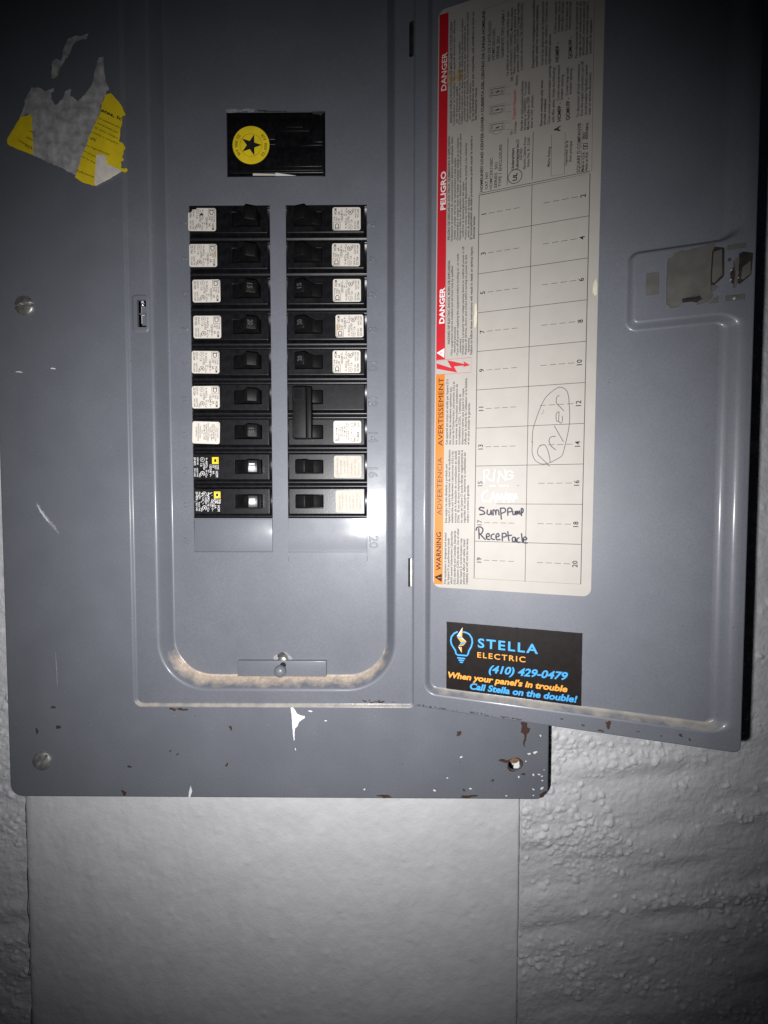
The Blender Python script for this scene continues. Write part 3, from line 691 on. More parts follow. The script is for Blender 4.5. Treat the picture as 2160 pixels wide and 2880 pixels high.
for i, (px, py, rx, rz) in enumerate([(1711, 2038, 9, 11), (1914, 2068, 6, 4), (1640, 2040, 5, 3), (1580, 2022, 4, 3), (1690, 2055, 10, 3), (1795, 2058, 4, 2), (1860, 2070, 3, 2), (1940, 2080, 3, 4)]):
    x, z = LA(px, py); mb = MB(); mb.poly(blob(x, max(z, DZ0+1.8), rx*.19, rz*.19, i+500, 16, 0.5), -0.05, 0, 0.04); dpart(mb, 'rust_spot', M['rust'])
mb = MB()
for i in range(46):
    x = random.uniform(4, 75); mb.poly(blob(x, DZ0+1.1+random.random()*0.7, random.uniform(0.3, 1.3), random.uniform(0.2, 0.55), i+700, 10, 0.5), -0.045-0.0006*i)
dpart(mb, 'chipped_edge', M['chip_and_shade'])

# ------------------------------------------------------------------ circuit directory label on the door
LY = 4.93
dl_ = MB()
IN = dict(paper=0, red=1, orange=2, white=3, ink=4, grey=5, line=6, marker=7, pen=8, shine=9, stain=10, stain2=11)
LMATS = [M[k] for k in ('paper', 'red', 'orange', 'white', 'ink', 'greyink', 'line', 'marker', 'pen', 'shine', 'stain', 'stain2')]
TL = lambda u, v: (u+(v+62)*0.0055, v)          # stuck on very slightly askew
lab = [TL(*q) for q in off(rpoly(rect(13.7, 115.3, -64.4, 324.0), 5, 8), 0)]
dl_.poly(lab, LY, 0, 0.06)
Z4, Z5, Z6 = zoomer(1180, 0, .3496), zoomer(1180, 650, .3496), zoomer(1180, 1150, .3496)
def D4(x, y): return Pd(*Z4(x, y))
def D5(x, y): return Pd(*Z5(x, y))
def D6(x, y): return Pd(*Z6(x, y))
BU0, BU1 = 14.4, 20.5
vb = D6(145, 1410)[1]; vm = D5(165, 1155)[1]; vr = D5(165, 1035)[1]; vt = 321.0
YB, YP, YT = LY-0.04, LY-0.07, LY-0.10
dl_.poly([TL(*q) for q in rect(BU0, BU1, vb, vm)], YB, 2); dl_.poly([TL(*q) for q in rect(BU0, BU1, vr, vt)], YB, 1)
def T(zz, s, x0, y0, x1, y1, cap, mi='grey', bold=0.0, y=YP, sp=1.0): dl_.text(s, zz(x0, y0), zz(x1, y1), cap, y, IN[mi], bold, 0, 0, sp)
T(D4, 'PELIGRO', 208, 1685, 212, 1375, 3.3, 'white', .025, YT); T(D4, 'DANGER', 214, 725, 222, 418, 3.3, 'white', .015, YT); T(D5, 'DANGER', 198, 742, 203, 452, 3.3, 'white', .03, YT)
T(D6, 'WARNING', 172, 1300, 174, 992, 3.3, 'ink', .015, YT); T(D6, 'ADVERTENCIA', 178, 855, 182, 390, 3.2, 'grey', 0, YT, 1.05)
dl_.text('AVERTISSEMENT', D6(187, 298), D5(193, 1178), 3.3, YT, IN['ink'], .0)
dl_.poly([D5(138, 980), D5(200, 942), D5(198, 1018)], YT, 3); dl_.text('!', D5(190, 983), D5(190, 975), 2.2, YT-0.02, IN['red'], .03)
dl_.poly([D6(118, 1352), D6(180, 1325), D6(178, 1393)], YT, 4); dl_.text('!', D6(172, 1362), D6(172, 1354), 2.2, YT-0.02, IN['orange'], .03)
zb_ = zoomer(1220, 950, .1717); DB = lambda x, y: Pd(*zb_(x, y))
dl_.strip([DB(40, 372), DB(618, 322), DB(612, 566), DB(36, 606)], 0.22, YP, 1, True)
dl_.poly([DB(*q) for q in ((48, 420), (290, 498), (222, 370), (300, 385), (500, 430), (484, 384), (596, 450), (480, 478), (492, 456), (330, 470), (384, 570), (48, 508))], YT, 1)
def block(zz, rows, cap=1.28, mi='grey', bold=0.022):
    for s, bx_, y0, y1 in rows:
        hb = s.startswith('*'); T(zz, s[1:] if hb else s, bx_, y0, bx_+3, y1, cap*(1.12 if hb else 1), mi, 0.03 if hb else bold)
block(D5, [('*HAZARD OF ELECTRIC SHOCK, BURN OR EXPLOSION.', 243, 908, 232), ('\u2022This equipment must be installed and serviced only by qualified', 266, 1005, 280), ('electrical personnel.', 288, 978, 768),
           ('\u2022Turn off all power supplying this equipment before working on  or inside', 312, 1003, 180), ('equipment.', 333, 978, 860), ('\u2022Always use a properly rated voltage sensing device to confirm all power is off.', 355, 998, 120),
           ('\u2022Replace all devices, doors, and covers before turning on power to this', 378, 997, 190), ('equipment.', 400, 975, 855), ('*Failure to follow these instructions will result in death or serious injury.', 424, 992, 122)])
block(D4, [('*PELIGRO DE DESCARGA EL\u00c9CTRICA, QUEMADURA O EXPLOSI\u00d3N.', 243, 1930, 1090), ('\u2022Solamente el personal de mantenimiento el\u00e9ctrico especializado debe', 266, 1945, 1100), ('instalar y prestar servicio de mantenimiento a \u00e9ste equipo.', 289, 1925, 1265),
           ('\u2022Desenergice el equipo antes de realizar cualquier trabajo en su interior.', 312, 1935, 1100), ('\u2022Siempre utilice un dispositivo detector de tensi\u00f3n nominal adecuado para', 333, 1935, 1075), ('confirmar la desenergizaci\u00f3n del equipo.', 355, 1910, 1455),
           ('\u2022Vuelva a colocar todos los dispositivos, las puertas y las cubiertas', 378, 1930, 1150), ('antes de energizar el equipo.', 400, 1910, 1580), ('*El incumplimiento de estas precauciones podr\u00e1 causar la muerte o', 422, 1925, 1090), ('*lesiones serias.', 444, 1920, 1735)])
block(D4, [("*RISQUE D'\u00c9LECTROCUTION, DE BR\u00dbLURES OU D'EXPLOSION", 262, 985, 175), ("\u2022L'installation et l'entretien de cet appareil doivent \u00eatre effectu\u00e9s", 284, 1010, 160), ('par du personnel qualifi\u00e9.', 305, 985, 690),
           ("\u2022Couper l'alimentation de cet appareil avant d'y travailler.", 327, 1005, 330), ('\u2022Utilisez toujours un dispositif de d\u00e9tection de tension \u00e0 valeur', 348, 1000, 145), ("nominale appropri\u00e9e pour vous assurer que l'alimentation est", 368, 975, 210),
           ('\u2022Replacez tous les dispositifs, les portes et les couvercles avant de mettre', 391, 985, 95), ('cet appareil sous tension.', 412, 960, 660), ('*Si ces pr\u00e9cautions ne sont pas respect\u00e9es, cela entra\u00eenera la mort ou', 436, 975, 95), ('*des blessures graves.', 459, 968, 700)])
block(D6, [('This equipment is designed and tested', 213, 1412, 998), ('by Square D to performance levels', 238, 1412, 1040), ('which exceed Underwriters Laboratories', 263, 1412, 985), ('(UL) standards and Canadian Standards', 289, 1412, 980),
           ('Association (CSA) standards. Use of other', 314, 1412, 960), ('than Square D circuit breakers may', 339, 1412, 1040), ('adversely affect user safety, impair', 363, 1412, 1045), ('reliability and will void the warranty.', 388, 1412, 1040)], 1.45)
block(D6, [('Este equipo ha sido dise\u00f1ado y probado por', 220, 917, 440), ('Square D y supera las normas de nivel de rendimiento', 245, 917, 328), ('establecidas por Underwriters Laboratories (UL) y las', 270, 917, 340), ('normas de la Asociaci\u00f3n de normalizaci\u00f3n en canad\u00e1', 296, 917, 338),
           ('(CSA).  El uso de otros interruptores autom\u00e1ticos que', 320, 917, 333), ('no sean de Square D puede afectar negativamente la', 345, 917, 330), ('seguridad del usuario, deteriorar la confiabilidad del', 369, 917, 352), ('equipo y anular\u00e1 la garant\u00eda.', 394, 917, 610)], 1.45)
for s, bx_, y1 in (('Cet appareil est con\u00e7u et v\u00e9rifi\u00e9 par Square D \u00e0', 226, 1192), ('des niveaux de rendement sup\u00e9rieurs aux', 252, 1255), ("normes de l'Underwriters Laboratories (UL) et", 277, 1210), ("aux normes de l'Association canadienne de", 302, 1230),
                   ("normalisation (CSA).  L'utilisation de", 327, 1310), ('disjoncteurs autres que Square D risque', 352, 1265), ("d'affecter la s\u00e9curit\u00e9 de l'utilisateur et la fiabilit\u00e9,", 377, 1180), ('et en plus annuler la garantie.', 400, 1380)):
    T(D5, s, bx_, 1718, bx_+6, y1, 1.45, 'grey', .02)
# right-hand block of the header
T(D4, 'HOMELINE\u00ae LOAD CENTER COVER / CUBIERTA DEL CENTRO DE CARGA HOMELINE', 509, 1540, 527, 85, 1.75, 'ink', .025)
for s, x0, y0, x1, y1 in (('CAT. NO', 548, 1522, 552, 1385), ('HOMC20U100C', 584, 1522, 590, 1268), ('SERIES  S01', 622, 1510, 628, 1305), ('TYPE 1 ENCLOSURE', 657, 1500, 664, 1160), ('NO DE CAT\u00c1LOGO', 570, 490, 577, 165), ('HOMC20U100C', 604, 480, 610, 225), ('SERIE S01', 640, 470, 645, 290), ('GABINETE TIPO NEMA 1', 678, 460, 685, 80)):
    T(D4, s, x0, y0, x1, y1, 1.75, 'grey', .02)
dl_.strip([D4(705, 1490), D4(712, 1108)], 0.32, YP, 4); dl_.strip([D4(905, 1450), D4(915, 1062)], 0.32, YP, 4)
cx, cz = D4(768, 1420); dl_.strip(circle(cx, cz, 4.3, 30), 0.4, YP, 4, True)
T(D4, 'UL', 782, 1452, 786, 1390, 2.5, 'ink', .04); T(D4, 'Underwriters', 760, 1365, 762, 1190, 1.7, 'ink', .03); T(D4, 'Laboratories Inc.\u00ae', 795, 1355, 800, 1120, 1.7, 'ink', .03)
for s, x0, y0, y1, mi in (('LISTED', 822, 1285, 1190, 'grey'), ('Electric Cabinet Front', 852, 1360, 1100, 'grey'), ('Issue No. B - 2160', 882, 1340, 1105, 'grey'), ('On /', 745, 1085, 1040, 'grey'), ('Cerrado', 776, 1075, 975, 'grey'), ('Tripped / Disparado', 770, 960, 720, 'red'), ('Off /', 750, 655, 605, 'grey'), ('Abierto', 788, 690, 600, 'grey'),
        ('Handle at mid-position indicates', 830, 1050, 650, 'grey'), ('breaker is TRIPPED.  To reset', 856, 1045, 655, 'grey'), ('Move handle to OFF  position', 882, 1040, 655, 'grey'), ('then to ON  position.', 910, 1030, 760, 'grey'),
        ('La palanca en posici\u00f3n media indica que', 714, 605, 90, 'grey'), ('se ha DISPARADO (TRIPPED). Mueva la palanca', 745, 600, 60, 'grey'), ('Para restablecer, mueva la palanca a la', 770, 590, 70, 'grey'), ('posici\u00f3n DE ABIERTO (OFF) y luego mu\u00e9vala', 798, 580, 20, 'grey'), ('a posici\u00f3n de cerrado, DE CERRADO (ON).', 828, 560, 20, 'grey'),
        ('Remove twistouts only when', 988, 1010, 645, 'ink'), ('circuits installed.', 1014, 1005, 790, 'ink'), ('Desprenda las rectangulares removibles', 922, 545, 0, 'ink'), ('cuando est\u00e9n los circuitos instalados', 950, 540, 40, 'ink'),
        ('Close unused pocket breaker openings', 1050, 995, 525, 'grey'), ('with filler plates. Order the following:', 1084, 985, 540, 'grey'), ('Cierre las aberturas sin interruptores', 996, 525, 10, 'grey'), ('con placas de relleno. Ordene las', 1024, 520, 10, 'grey'), ('siguientes placas:', 1052, 515, 270, 'grey'),
        ('Covers one-pole branch', 1124, 810, 520, 'grey'), ('breaker opening', 1152, 800, 600, 'grey'), ('Covers large main', 1194, 765, 540, 'grey'), ('breaker opening', 1222, 755, 550, 'grey'), ('Cubre un espacio', 1100, 270, 10, 'grey'), ('rectangular para el', 1128, 255, 10, 'grey'), ('interruptor derivado', 1156, 250, 10, 'grey'), ('Cubre el espacio del', 1190, 245, 10, 'grey'), ('interruptor principal', 1216, 235, 10, 'grey'),
        ('Mains Rating', 1047, 1340, 1180, 'grey'), ('Capacidad de la', 1187, 1330, 1130, 'grey'), ('l\u00ednea principal', 1221, 1300, 1135, 'grey'), ('To disconnect all load connections', 1284, 940, 515, 'grey'), ('from the supply conductors, turn off', 1314, 930, 490, 'grey'), ('circuit breaker handle(s) marked', 1346, 925, 520, 'grey'), ('main or service disconnect.', 1376, 920, 580, 'grey'),
        ('Para desconectar las conexiones de', 1270, 465, 10, 'grey'), ('carga de los conductores de', 1298, 455, 10, 'grey'), ('alimentaci\u00f3n, mueva la palanca del', 1326, 445, 10, 'grey'), ('interruptor marcado principal a', 1354, 440, 10, 'grey'), ('posici\u00f3n de apagado.', 1382, 430, 150, 'grey'),
        ('Made in U.S.A.', 1322, 1380, 1220, 'ink'), ('Hecho en EUA', 1350, 1375, 1220, 'ink'), ('08/01', 1330, 1120, 1060, 'grey'), ('40294-408-03', 1354, 1120, 985, 'ink')):
    T(D4, s, x0, y0, x0+6, y1, 1.5, mi, .024)
for s, x0, y0, y1 in (('HOMFP -', 1136, 975, 825), ('QOM1FP -', 1206, 965, 785), ('HOMFP -', 1120, 495, 340), ('QOM1FP -', 1225, 470, 290)): T(D4, s, x0, y0, x0+4, y1, 2.0, 'ink', .03)
T(D4, 'A', 1132, 1056, 1133, 1010, 3.6, 'ink', .03); T(D4, 'SQUARE D COMPANY\u00ae', 1290, 1385, 1300, 985, 1.9, 'ink', .015); dl_.strip([D4(1300, 1385), D4(1310, 1000)], 0.15, YP, 5)
dl_.strip([D4(1058, 1418), D4(1062, 1085), D4(1172, 1065), D4(1165, 1400)], 0.2, YP, 5, True)
for y_ in (1190, 1165): dl_.strip([D4(1318, y_+10), D4(1318, y_-10), D4(1352, y_-12), D4(1350, y_+8)], 0.5, YP, 5, True)
for cy, ln in ((1000, 45), (858, 0), (715, -20)):          # the three little breaker pictures
    dl_.strip([D4(560, cy+62), D4(558, cy-5), D4(700, cy-30)], 0.16, YP, 5); dl_.strip([D4(560, cy+62), D4(590, cy+70)], 0.16, YP, 5)
    dl_.strip([D4(562, cy+10), D4(735, cy-18)], 0.14, YP, 5); dl_.strip([D4(690, cy+45), D4(735, cy+38)], 0.14, YP, 5)
    dl_.strip([D4(572, cy+55), D4(572, cy+5), D4(680, cy-12), D4(682, cy+42)], 0.3, YP, 5, True)
    ex, ez = D4(628, cy+40+ln*0.4); dl_.strip([(ex+2.6*math.cos(t)-0.4, ez+1.6*math.sin(t)) for t in np.linspace(0, 6.28, 14)[:-1]], 0.2, YP, 5, True)
    dl_.strip([D4(615, cy+30), D4(640, cy+20)], 0.9, YP, 5); dl_.text('ON', D4(590, cy+38), D4(590, cy+14), 0.9, YT, 4, .02); dl_.text('OFF', D4(672, cy+36), D4(672, cy+6), 0.9, YT, 4, .02)
dl_.strip([D4(497, 1545), D4(523, 70)], 0.14, YP, 5); dl_.strip([D4(523, 72), D4(900, -60)], 0.14, YP, 5); dl_.strip([D4(1385, 1380), D4(1400, 430), D4(1410, 0)], 0.16, YP, 5)
# the table of circuits
UL_, UM, UR, VB_, VT_ = 42.1, 75.3, 109.2, -56.7, 198.2
ln_ = lambda pts, wd, y=YP, mi=6, cl=False: dl_.strip([TL(*q) for q in pts], wd, y, mi, cl)
ln_([(UL_, VT_), (UL_, VB_), (UR, VB_), (UR, VT_)], 0.44, YP, 6, True); ln_([(UL_, VT_+1.2), (UR, VT_+1.2)], 0.34)
ln_([(UM, VT_), (UM, VB_-0.4)], 0.34)
RP = (VT_-VB_)/10
for k in range(1, 10):
    if k == 8: ln_([(UL_+14, VT_-k*RP), (UR, VT_-k*RP)], 0.3, YP-0.002)
    else: ln_([(UL_, VT_-k*RP), (UR, VT_-k*RP)], 0.32, YP-0.002)
for k in range(10):
    vc = VT_-(k+0.5)*RP+(0.8 if k == 7 else 0)
    for c, (ua, ub, un, num) in enumerate(((UL_+6.4, UL_+27.4, UL_+4.7, 2*k+1), (UM+7.2, UM+29.0, UR-2.2, 2*k+2))):
        gv = glyphs(str(num), .012)[0]; hw = 0.5*3.0/CAPH*(max(v[0] for v in gv)-min(v[0] for v in gv))
        mi = IN['ink'] if num not in (15, 17) else IN['grey']
        dl_.text(str(num), TL(un, vc-hw), TL(un, vc+hw), 3.0, YP, mi, 0.012)
        for j in range(4):
            L_ = (ub-ua)/4
            if num == 15: continue
            ln_([(ua+j*L_, vc), (ua+j*L_+L_*0.68, vc)], 0.28)
for a_, b_ in ((565, 610), (640, 690), (700, 715)): dl_.strip([D6(a_, 618), D6(b_, 617)], 0.2, YT, 9)
dl_.strip([D6(785, 615), D6(800, 615)], 0.25, YT, 5)
# handwriting
def pen(zz, pts, wd, mi):
    p = [np.array(zz(*q)) for q in pts]; out = []          # Catmull-Rom through the points
    if len(p) < 3: out = p
    else:
        e = [2*p[0]-p[1]]+p+[2*p[-1]-p[-2]]
        for i in range(1, len(e)-2):
            for j in range(5):
                t = j/5; out.append(0.5*((2*e[i])+(-e[i-1]+e[i+1])*t+(2*e[i-1]-5*e[i]+4*e[i+1]-e[i+2])*t*t+(-e[i-1]+3*e[i]-3*e[i+1]+e[i+2])*t**3))
        out.append(p[-1])
    pen.k += 1; dl_.strip(out, wd, YT-0.0008*pen.k, IN[mi])
pen.k = 0
pen(D5, [(905, 1700), (912, 1600), (932, 1530), (968, 1430), (1010, 1345), (1060, 1295), (1125, 1256), (1178, 1278), (1198, 1330), (1204, 1410), (1208, 1500), (1198, 1600), (1172, 1716), (1146, 1805), (1092, 1840), (1040, 1866), (980, 1873), (932, 1846), (910, 1800), (905, 1765), (908, 1690)], 0.36, 'pen')
pen(D6, [(1045, 462), (1000, 415), (955, 372)], .36, 'pen'); pen(D6, [(955, 375), (948, 340), (965, 303), (1005, 289), (1030, 330), (1045, 385), (1052, 432)], .36, 'pen')
pen(D6, [(1095, 330), (1060, 300), (1042, 262), (1050, 232), (1072, 222), (1095, 222)], .42, 'pen'); pen(D6, [(1158, 265), (1120, 200), (1084, 136)], .36, 'pen')
pen(D5, [(1122, 1458), (1120, 1500), (1118, 1530), (1102, 1525), (1098, 1490), (1104, 1460), (1125, 1455)], .36, 'pen'); pen(D5, [(1118, 1530), (1138, 1545), (1150, 1520), (1146, 1485)], .36, 'pen')
pen(D5, [(1160, 1446), (1128, 1412), (1102, 1385), (1100, 1350), (1108, 1330), (1125, 1322)], .36, 'pen'); pen(D5, [(990, 1438), (1000, 1455), (978, 1475)], .2, 'grey')
for st_ in ([(520, 592), (518, 540), (518, 497)], [(518, 500), (545, 488), (560, 510), (545, 535), (522, 542)], [(528, 542), (552, 560), (575, 577)], [(606, 492), (598, 540), (592, 586)], [(630, 590), (638, 545), (642, 502)], [(642, 502), (665, 540), (690, 572)], [(690, 572), (692, 530), (690, 490)], [(752, 512), (720, 498), (697, 530), (705, 565), (740, 558), (748, 532), (722, 536)],
            [(548, 655), (514, 675), (502, 712), (515, 742), (556, 738)], [(565, 752), (580, 710), (592, 672)], [(592, 672), (602, 710), (612, 748)], [(575, 718), (607, 715)], [(615, 747), (622, 712), (628, 682)], [(628, 682), (645, 730)], [(645, 730), (662, 682)], [(662, 682), (672, 747)], [(675, 747), (697, 676)], [(697, 676), (714, 747)], [(680, 718), (712, 714)], [(722, 747), (722, 690), (748, 690), (728, 716), (756, 742)], [(752, 745), (770, 680)], [(770, 680), (786, 720)], [(755, 716), (785, 718)]):
    pen(D6, st_, .34, 'shine')
for st_ in ([(520, 797), (492, 792), (480, 808), (515, 824), (522, 844), (484, 851)], [(546, 812), (544, 842), (566, 850), (576, 815)], [(576, 815), (580, 852)], [(592, 856), (592, 815), (608, 820), (614, 852)], [(614, 840), (618, 815), (634, 818), (640, 854)], [(658, 888), (654, 840), (650, 797)], [(648, 800), (684, 800), (690, 826), (656, 842)],
            [(710, 857), (711, 802), (740, 802), (740, 824), (712, 830)], [(750, 822), (752, 850), (768, 846), (770, 822), (773, 852)], [(780, 852), (784, 820), (792, 846), (802, 820), (808, 850)], [(820, 860), (819, 803), (833, 810), (830, 832), (818, 838)]):
    pen(D6, st_, .95, 'marker')
for st_ in ([(480, 1045), (478, 1000), (476, 962)], [(455, 978), (462, 955), (490, 950), (510, 970), (500, 1000), (482, 1008)], [(488, 1008), (508, 1030), (530, 1052)], [(536, 1032), (562, 1022), (554, 1002), (538, 1015), (542, 1046), (568, 1050)], [(602, 1006), (580, 1014), (578, 1042), (604, 1052)], [(616, 1032), (640, 1022), (630, 1002), (614, 1022), (622, 1052), (650, 1050)],
            [(666, 1062), (665, 1000)], [(665, 1002), (692, 1002), (694, 1026), (668, 1032)], [(710, 985), (714, 1030), (720, 1062)], [(700, 1022), (722, 1018), (742, 1016)], [(766, 1032), (748, 1036), (748, 1064), (768, 1064), (770, 1034), (778, 1072)], [(802, 1036), (786, 1046), (788, 1072), (810, 1072)], [(820, 1002), (824, 1040), (828, 1076)], [(836, 1056), (862, 1048), (850, 1030), (834, 1046), (840, 1076), (868, 1078)]):
    pen(D6, st_, .9, 'marker')
dl_.poly([D4(*q) for q in ((235, 690), (262, 660), (330, 655), (350, 620), (352, 575), (330, 552), (300, 560), (298, 600), (262, 615), (240, 560), (225, 565), (222, 680))], YP-0.0, 10)
dl_.poly([D5(*q) for q in ((1418, 380), (1430, 430), (1428, 510), (1410, 520), (1392, 495), (1395, 440), (1405, 405))], YB, 11)
dl_.poly(blob(*D5(452, 680), 1.4, 6.0, 77, 20, 0.4), YB-0.005, 11)
dl_.build('directory_label', LMATS, door, (0, 0, 0), label='white circuit directory with red and orange warning bands and handwritten circuit names')

# ------------------------------------------------------------------ electrician's black sticker on the door
sk = MB(); SY = 4.93
x0, x1, z0_, z1_ = 23.5, 110.8, -136.6, -88.2
sk.poly(rough(rect(x0, x1, z0_, z1_), 2.2, 0.05, 2), SY, 0, 0.1)
zs_ = zoomer(1240, 1740, .2471); DS = lambda x, y: Pd(*zs_(x, y))
def ST(s, xa, ya, xb_, yb_, cap, mi, bold=0.0, shear=0.0, sp=1.0): sk.text(s, DS(xa, ya), DS(xb_, yb_), cap, SY-0.05, mi, bold, shear, 0, sp, 4)
ST('STELLA', 420, 325, 1105, 400, 6.0, 1, .022, 0, 1.25); ST('ELECTRIC', 415, 440, 962, 497, 3.6, 2, .012, 0, 1.25)
ST('(410) 429-0479', 545, 612, 1447, 700, 4.9, 1, .028, .28); ST("When your panel's in trouble", 82, 668, 1440, 836, 3.9, 2, .036, .22); ST('Call Stella on the double!', 330, 800, 1553, 955, 4.1, 1, .036, .22)
W1 = 1.05
sk.strip([DS(*q) for q in ((188, 149), (150, 168), (120, 205), (112, 250), (122, 295), (148, 335), (166, 365), (172, 398), (190, 413), (295, 421), (310, 402), (318, 366), (344, 322), (358, 270), (352, 222), (325, 178), (285, 157), (255, 152))], W1, SY-0.05, 1)
for a_, b_, wd in (((190, 445), (272, 455), 1.05), ((204, 470), (258, 477), 1.0), ((218, 494), (246, 498), 0.95)): sk.strip([DS(*a_), DS(*b_)], wd, SY-0.05, 1)
for tri, mi in ((((248, 97), (180, 200), (216, 203)), 3), (((248, 97), (216, 203), (242, 206)), 2), (((180, 206), (232, 204), (240, 228)), 1), (((232, 204), (292, 262), (240, 228)), 3), (((184, 210), (240, 228), (292, 262), (226, 266)), 2),
                (((226, 268), (292, 264), (214, 300)), 1), (((292, 264), (254, 306), (208, 316)), 2), (((214, 300), (236, 296), (196, 318)), 3), (((196, 319), (214, 322), (238, 390)), 3), (((216, 322), (238, 324), (238, 390)), 2)):
    sk.poly([DS(*q) for q in tri], SY-0.055, mi)
sk.build('business_sticker', [M['card'], M['blue'], M['amber'], M['silver']], door, (0, 0, 0), label='black electrician sticker with a blue light bulb, blue and orange lettering')

# ------------------------------------------------------------------ breakers (local frame: x along the breaker, label end at +x, y towards the wall)
FACE, SHO = 3.0, -0.6           # heights over the deadfront sheet
def body_mb(chip=False):
    b = MB(); xh = WW/2-0.15
    prof_ = [(-12.5, -9), (-12.5, SHO-0.3)]                                           # (z, h)
    for t in np.linspace(0, 1, 8): prof_.append((-12.35+2.5*t, SHO-0.25+0.75*math.sin(math.pi*t)**0.7))
    prof_ += [(-9.7, SHO-0.6), (9.7, SHO-0.6)]
    for t in np.linspace(0, 1, 8): prof_.append((9.85+2.5*t, SHO-0.25+0.75*math.sin(math.pi*t)**0.7))
    prof_ += [(12.5, SHO-0.3), (12.5, -9)]
    n = len(prof_)
    b.loft([[(x, -h, z) for z, h in prof_] for x in (-xh, xh)], closed=False, smooth=True)
    for x in (-xh, xh): b.add([(x, -h, z) for z, h in prof_], [tuple(range(n))[::(1 if x > 0 else -1)]])
    return b
def face_mb():
    b = MB(); r = [(-27.9, -9.4), (27.6, -9.4), (27.6, 9.4), (-27.9, 9.4)]
    p = rpoly(r, 0.7, 4); hole_ = rpoly(rect(-22.7, -2.7, -4.95, 4.95), 0.4, 3)
    fill(b, [off(p, -0.5), off(hole_, 0.25)], FACE)
    b.loft([ring(p, -0.5, FACE), ring(p, -0.25, FACE-0.06), ring(p, -0.06, FACE-0.25), ring(p, 0, FACE-0.6), ring(p, 0.1, SHO-1.5)][::-1])
    b.loft([ring(hole_, 0.25, FACE), ring(hole_, 0.05, FACE-0.1), ring(hole_, 0, FACE-0.3), ring(hole_, 0, FACE-3.0)])
    fill(b, [off(hole_, 0)], FACE-3.0)
    b.strip([(-2.0, -0.2), (13.5, -0.2)], 0.22, -FACE-0.02); b.strip([(-27.5, -0.2), (-23.0, -0.2)], 0.22, -FACE-0.02)
    for q in ([(-23.6, -6.2), (-23.6, 6.0)], [(4.6, -9.0), (4.6, 9.0)]): b.strip(q, 0.16, -FACE-0.02)
    b.text('OFF', (3.6, -2.6), (3.6, 2.6), 1.7, -FACE-0.035, 0, .01); b.text('ON', (-24.2, -1.9), (-24.2, 1.9), 1.5, -FACE-0.035, 0, .01)
    return b
def handle_mb(num='', z0=-4.55, z1=4.55, mi_n=1, tied=False):
    b = MB(); top = 9.3
    pf = [(-22.4, FACE-2.5), (-22.3, FACE+1.0), (-21.9, FACE+6.4), (-21.2, FACE+7.2), (-14.9, FACE+9.1), (-14.1, FACE+8.6), (-9.8, FACE+2.4), (-8.6, FACE+1.9), (-3.4, FACE+0.2), (-2.9, FACE-0.3), (-2.9, FACE-2.5)]
    if tied: pf = [(-17.5, FACE-2.5), (-17.0, FACE+3), (-10.2, FACE+2.2), (-8.6, FACE+1.9), (-3.4, FACE+0.2), (-2.9, FACE-0.3), (-2.9, FACE-2.5)]
    n = len(pf)
    b.add([(x, -h, z) for z in (z0, z1) for x, h in pf], [(i, (i+1) % n, n+(i+1) % n, n+i) for i in range(n)]+[tuple(range(n))[::-1], tuple(range(n, 2*n))])
    return b
ME = {}
ME['body'] = body_mb().mesh('body', [M['black']]); ME['face'] = face_mb().mesh('face_plate', [M['black']])
ME['handle'] = handle_mb().mesh('handle', [M['mattehandle']], bevel=0.45, seg=2); ME['shinyhandle'] = handle_mb().mesh('handle', [M['handle']], bevel=0.45, seg=2); ME['tiedhandle'] = handle_mb(tied=True).mesh('handle', [M['mattehandle']], bevel=0.45, seg=2)
def number_mesh(num, mt):
    b = MB(); b.text(num, (-16.0, -1.9), (-16.0, 1.9), 3.2, 0, 0, .035)
    # lay the figures on the sloping end of the lever
    b.v = [(x, -(FACE+7.2+(x+21.2)*(1.9/6.3))-0.07, z) for x, y, z in b.v]
    return b.mesh('rating_number', [M[mt]])
for n_, mt in (('15', 'greyink'), ('20', 'greyink'), ('15', 'white')): ME['num'+n_+mt] = number_mesh(n_, mt)

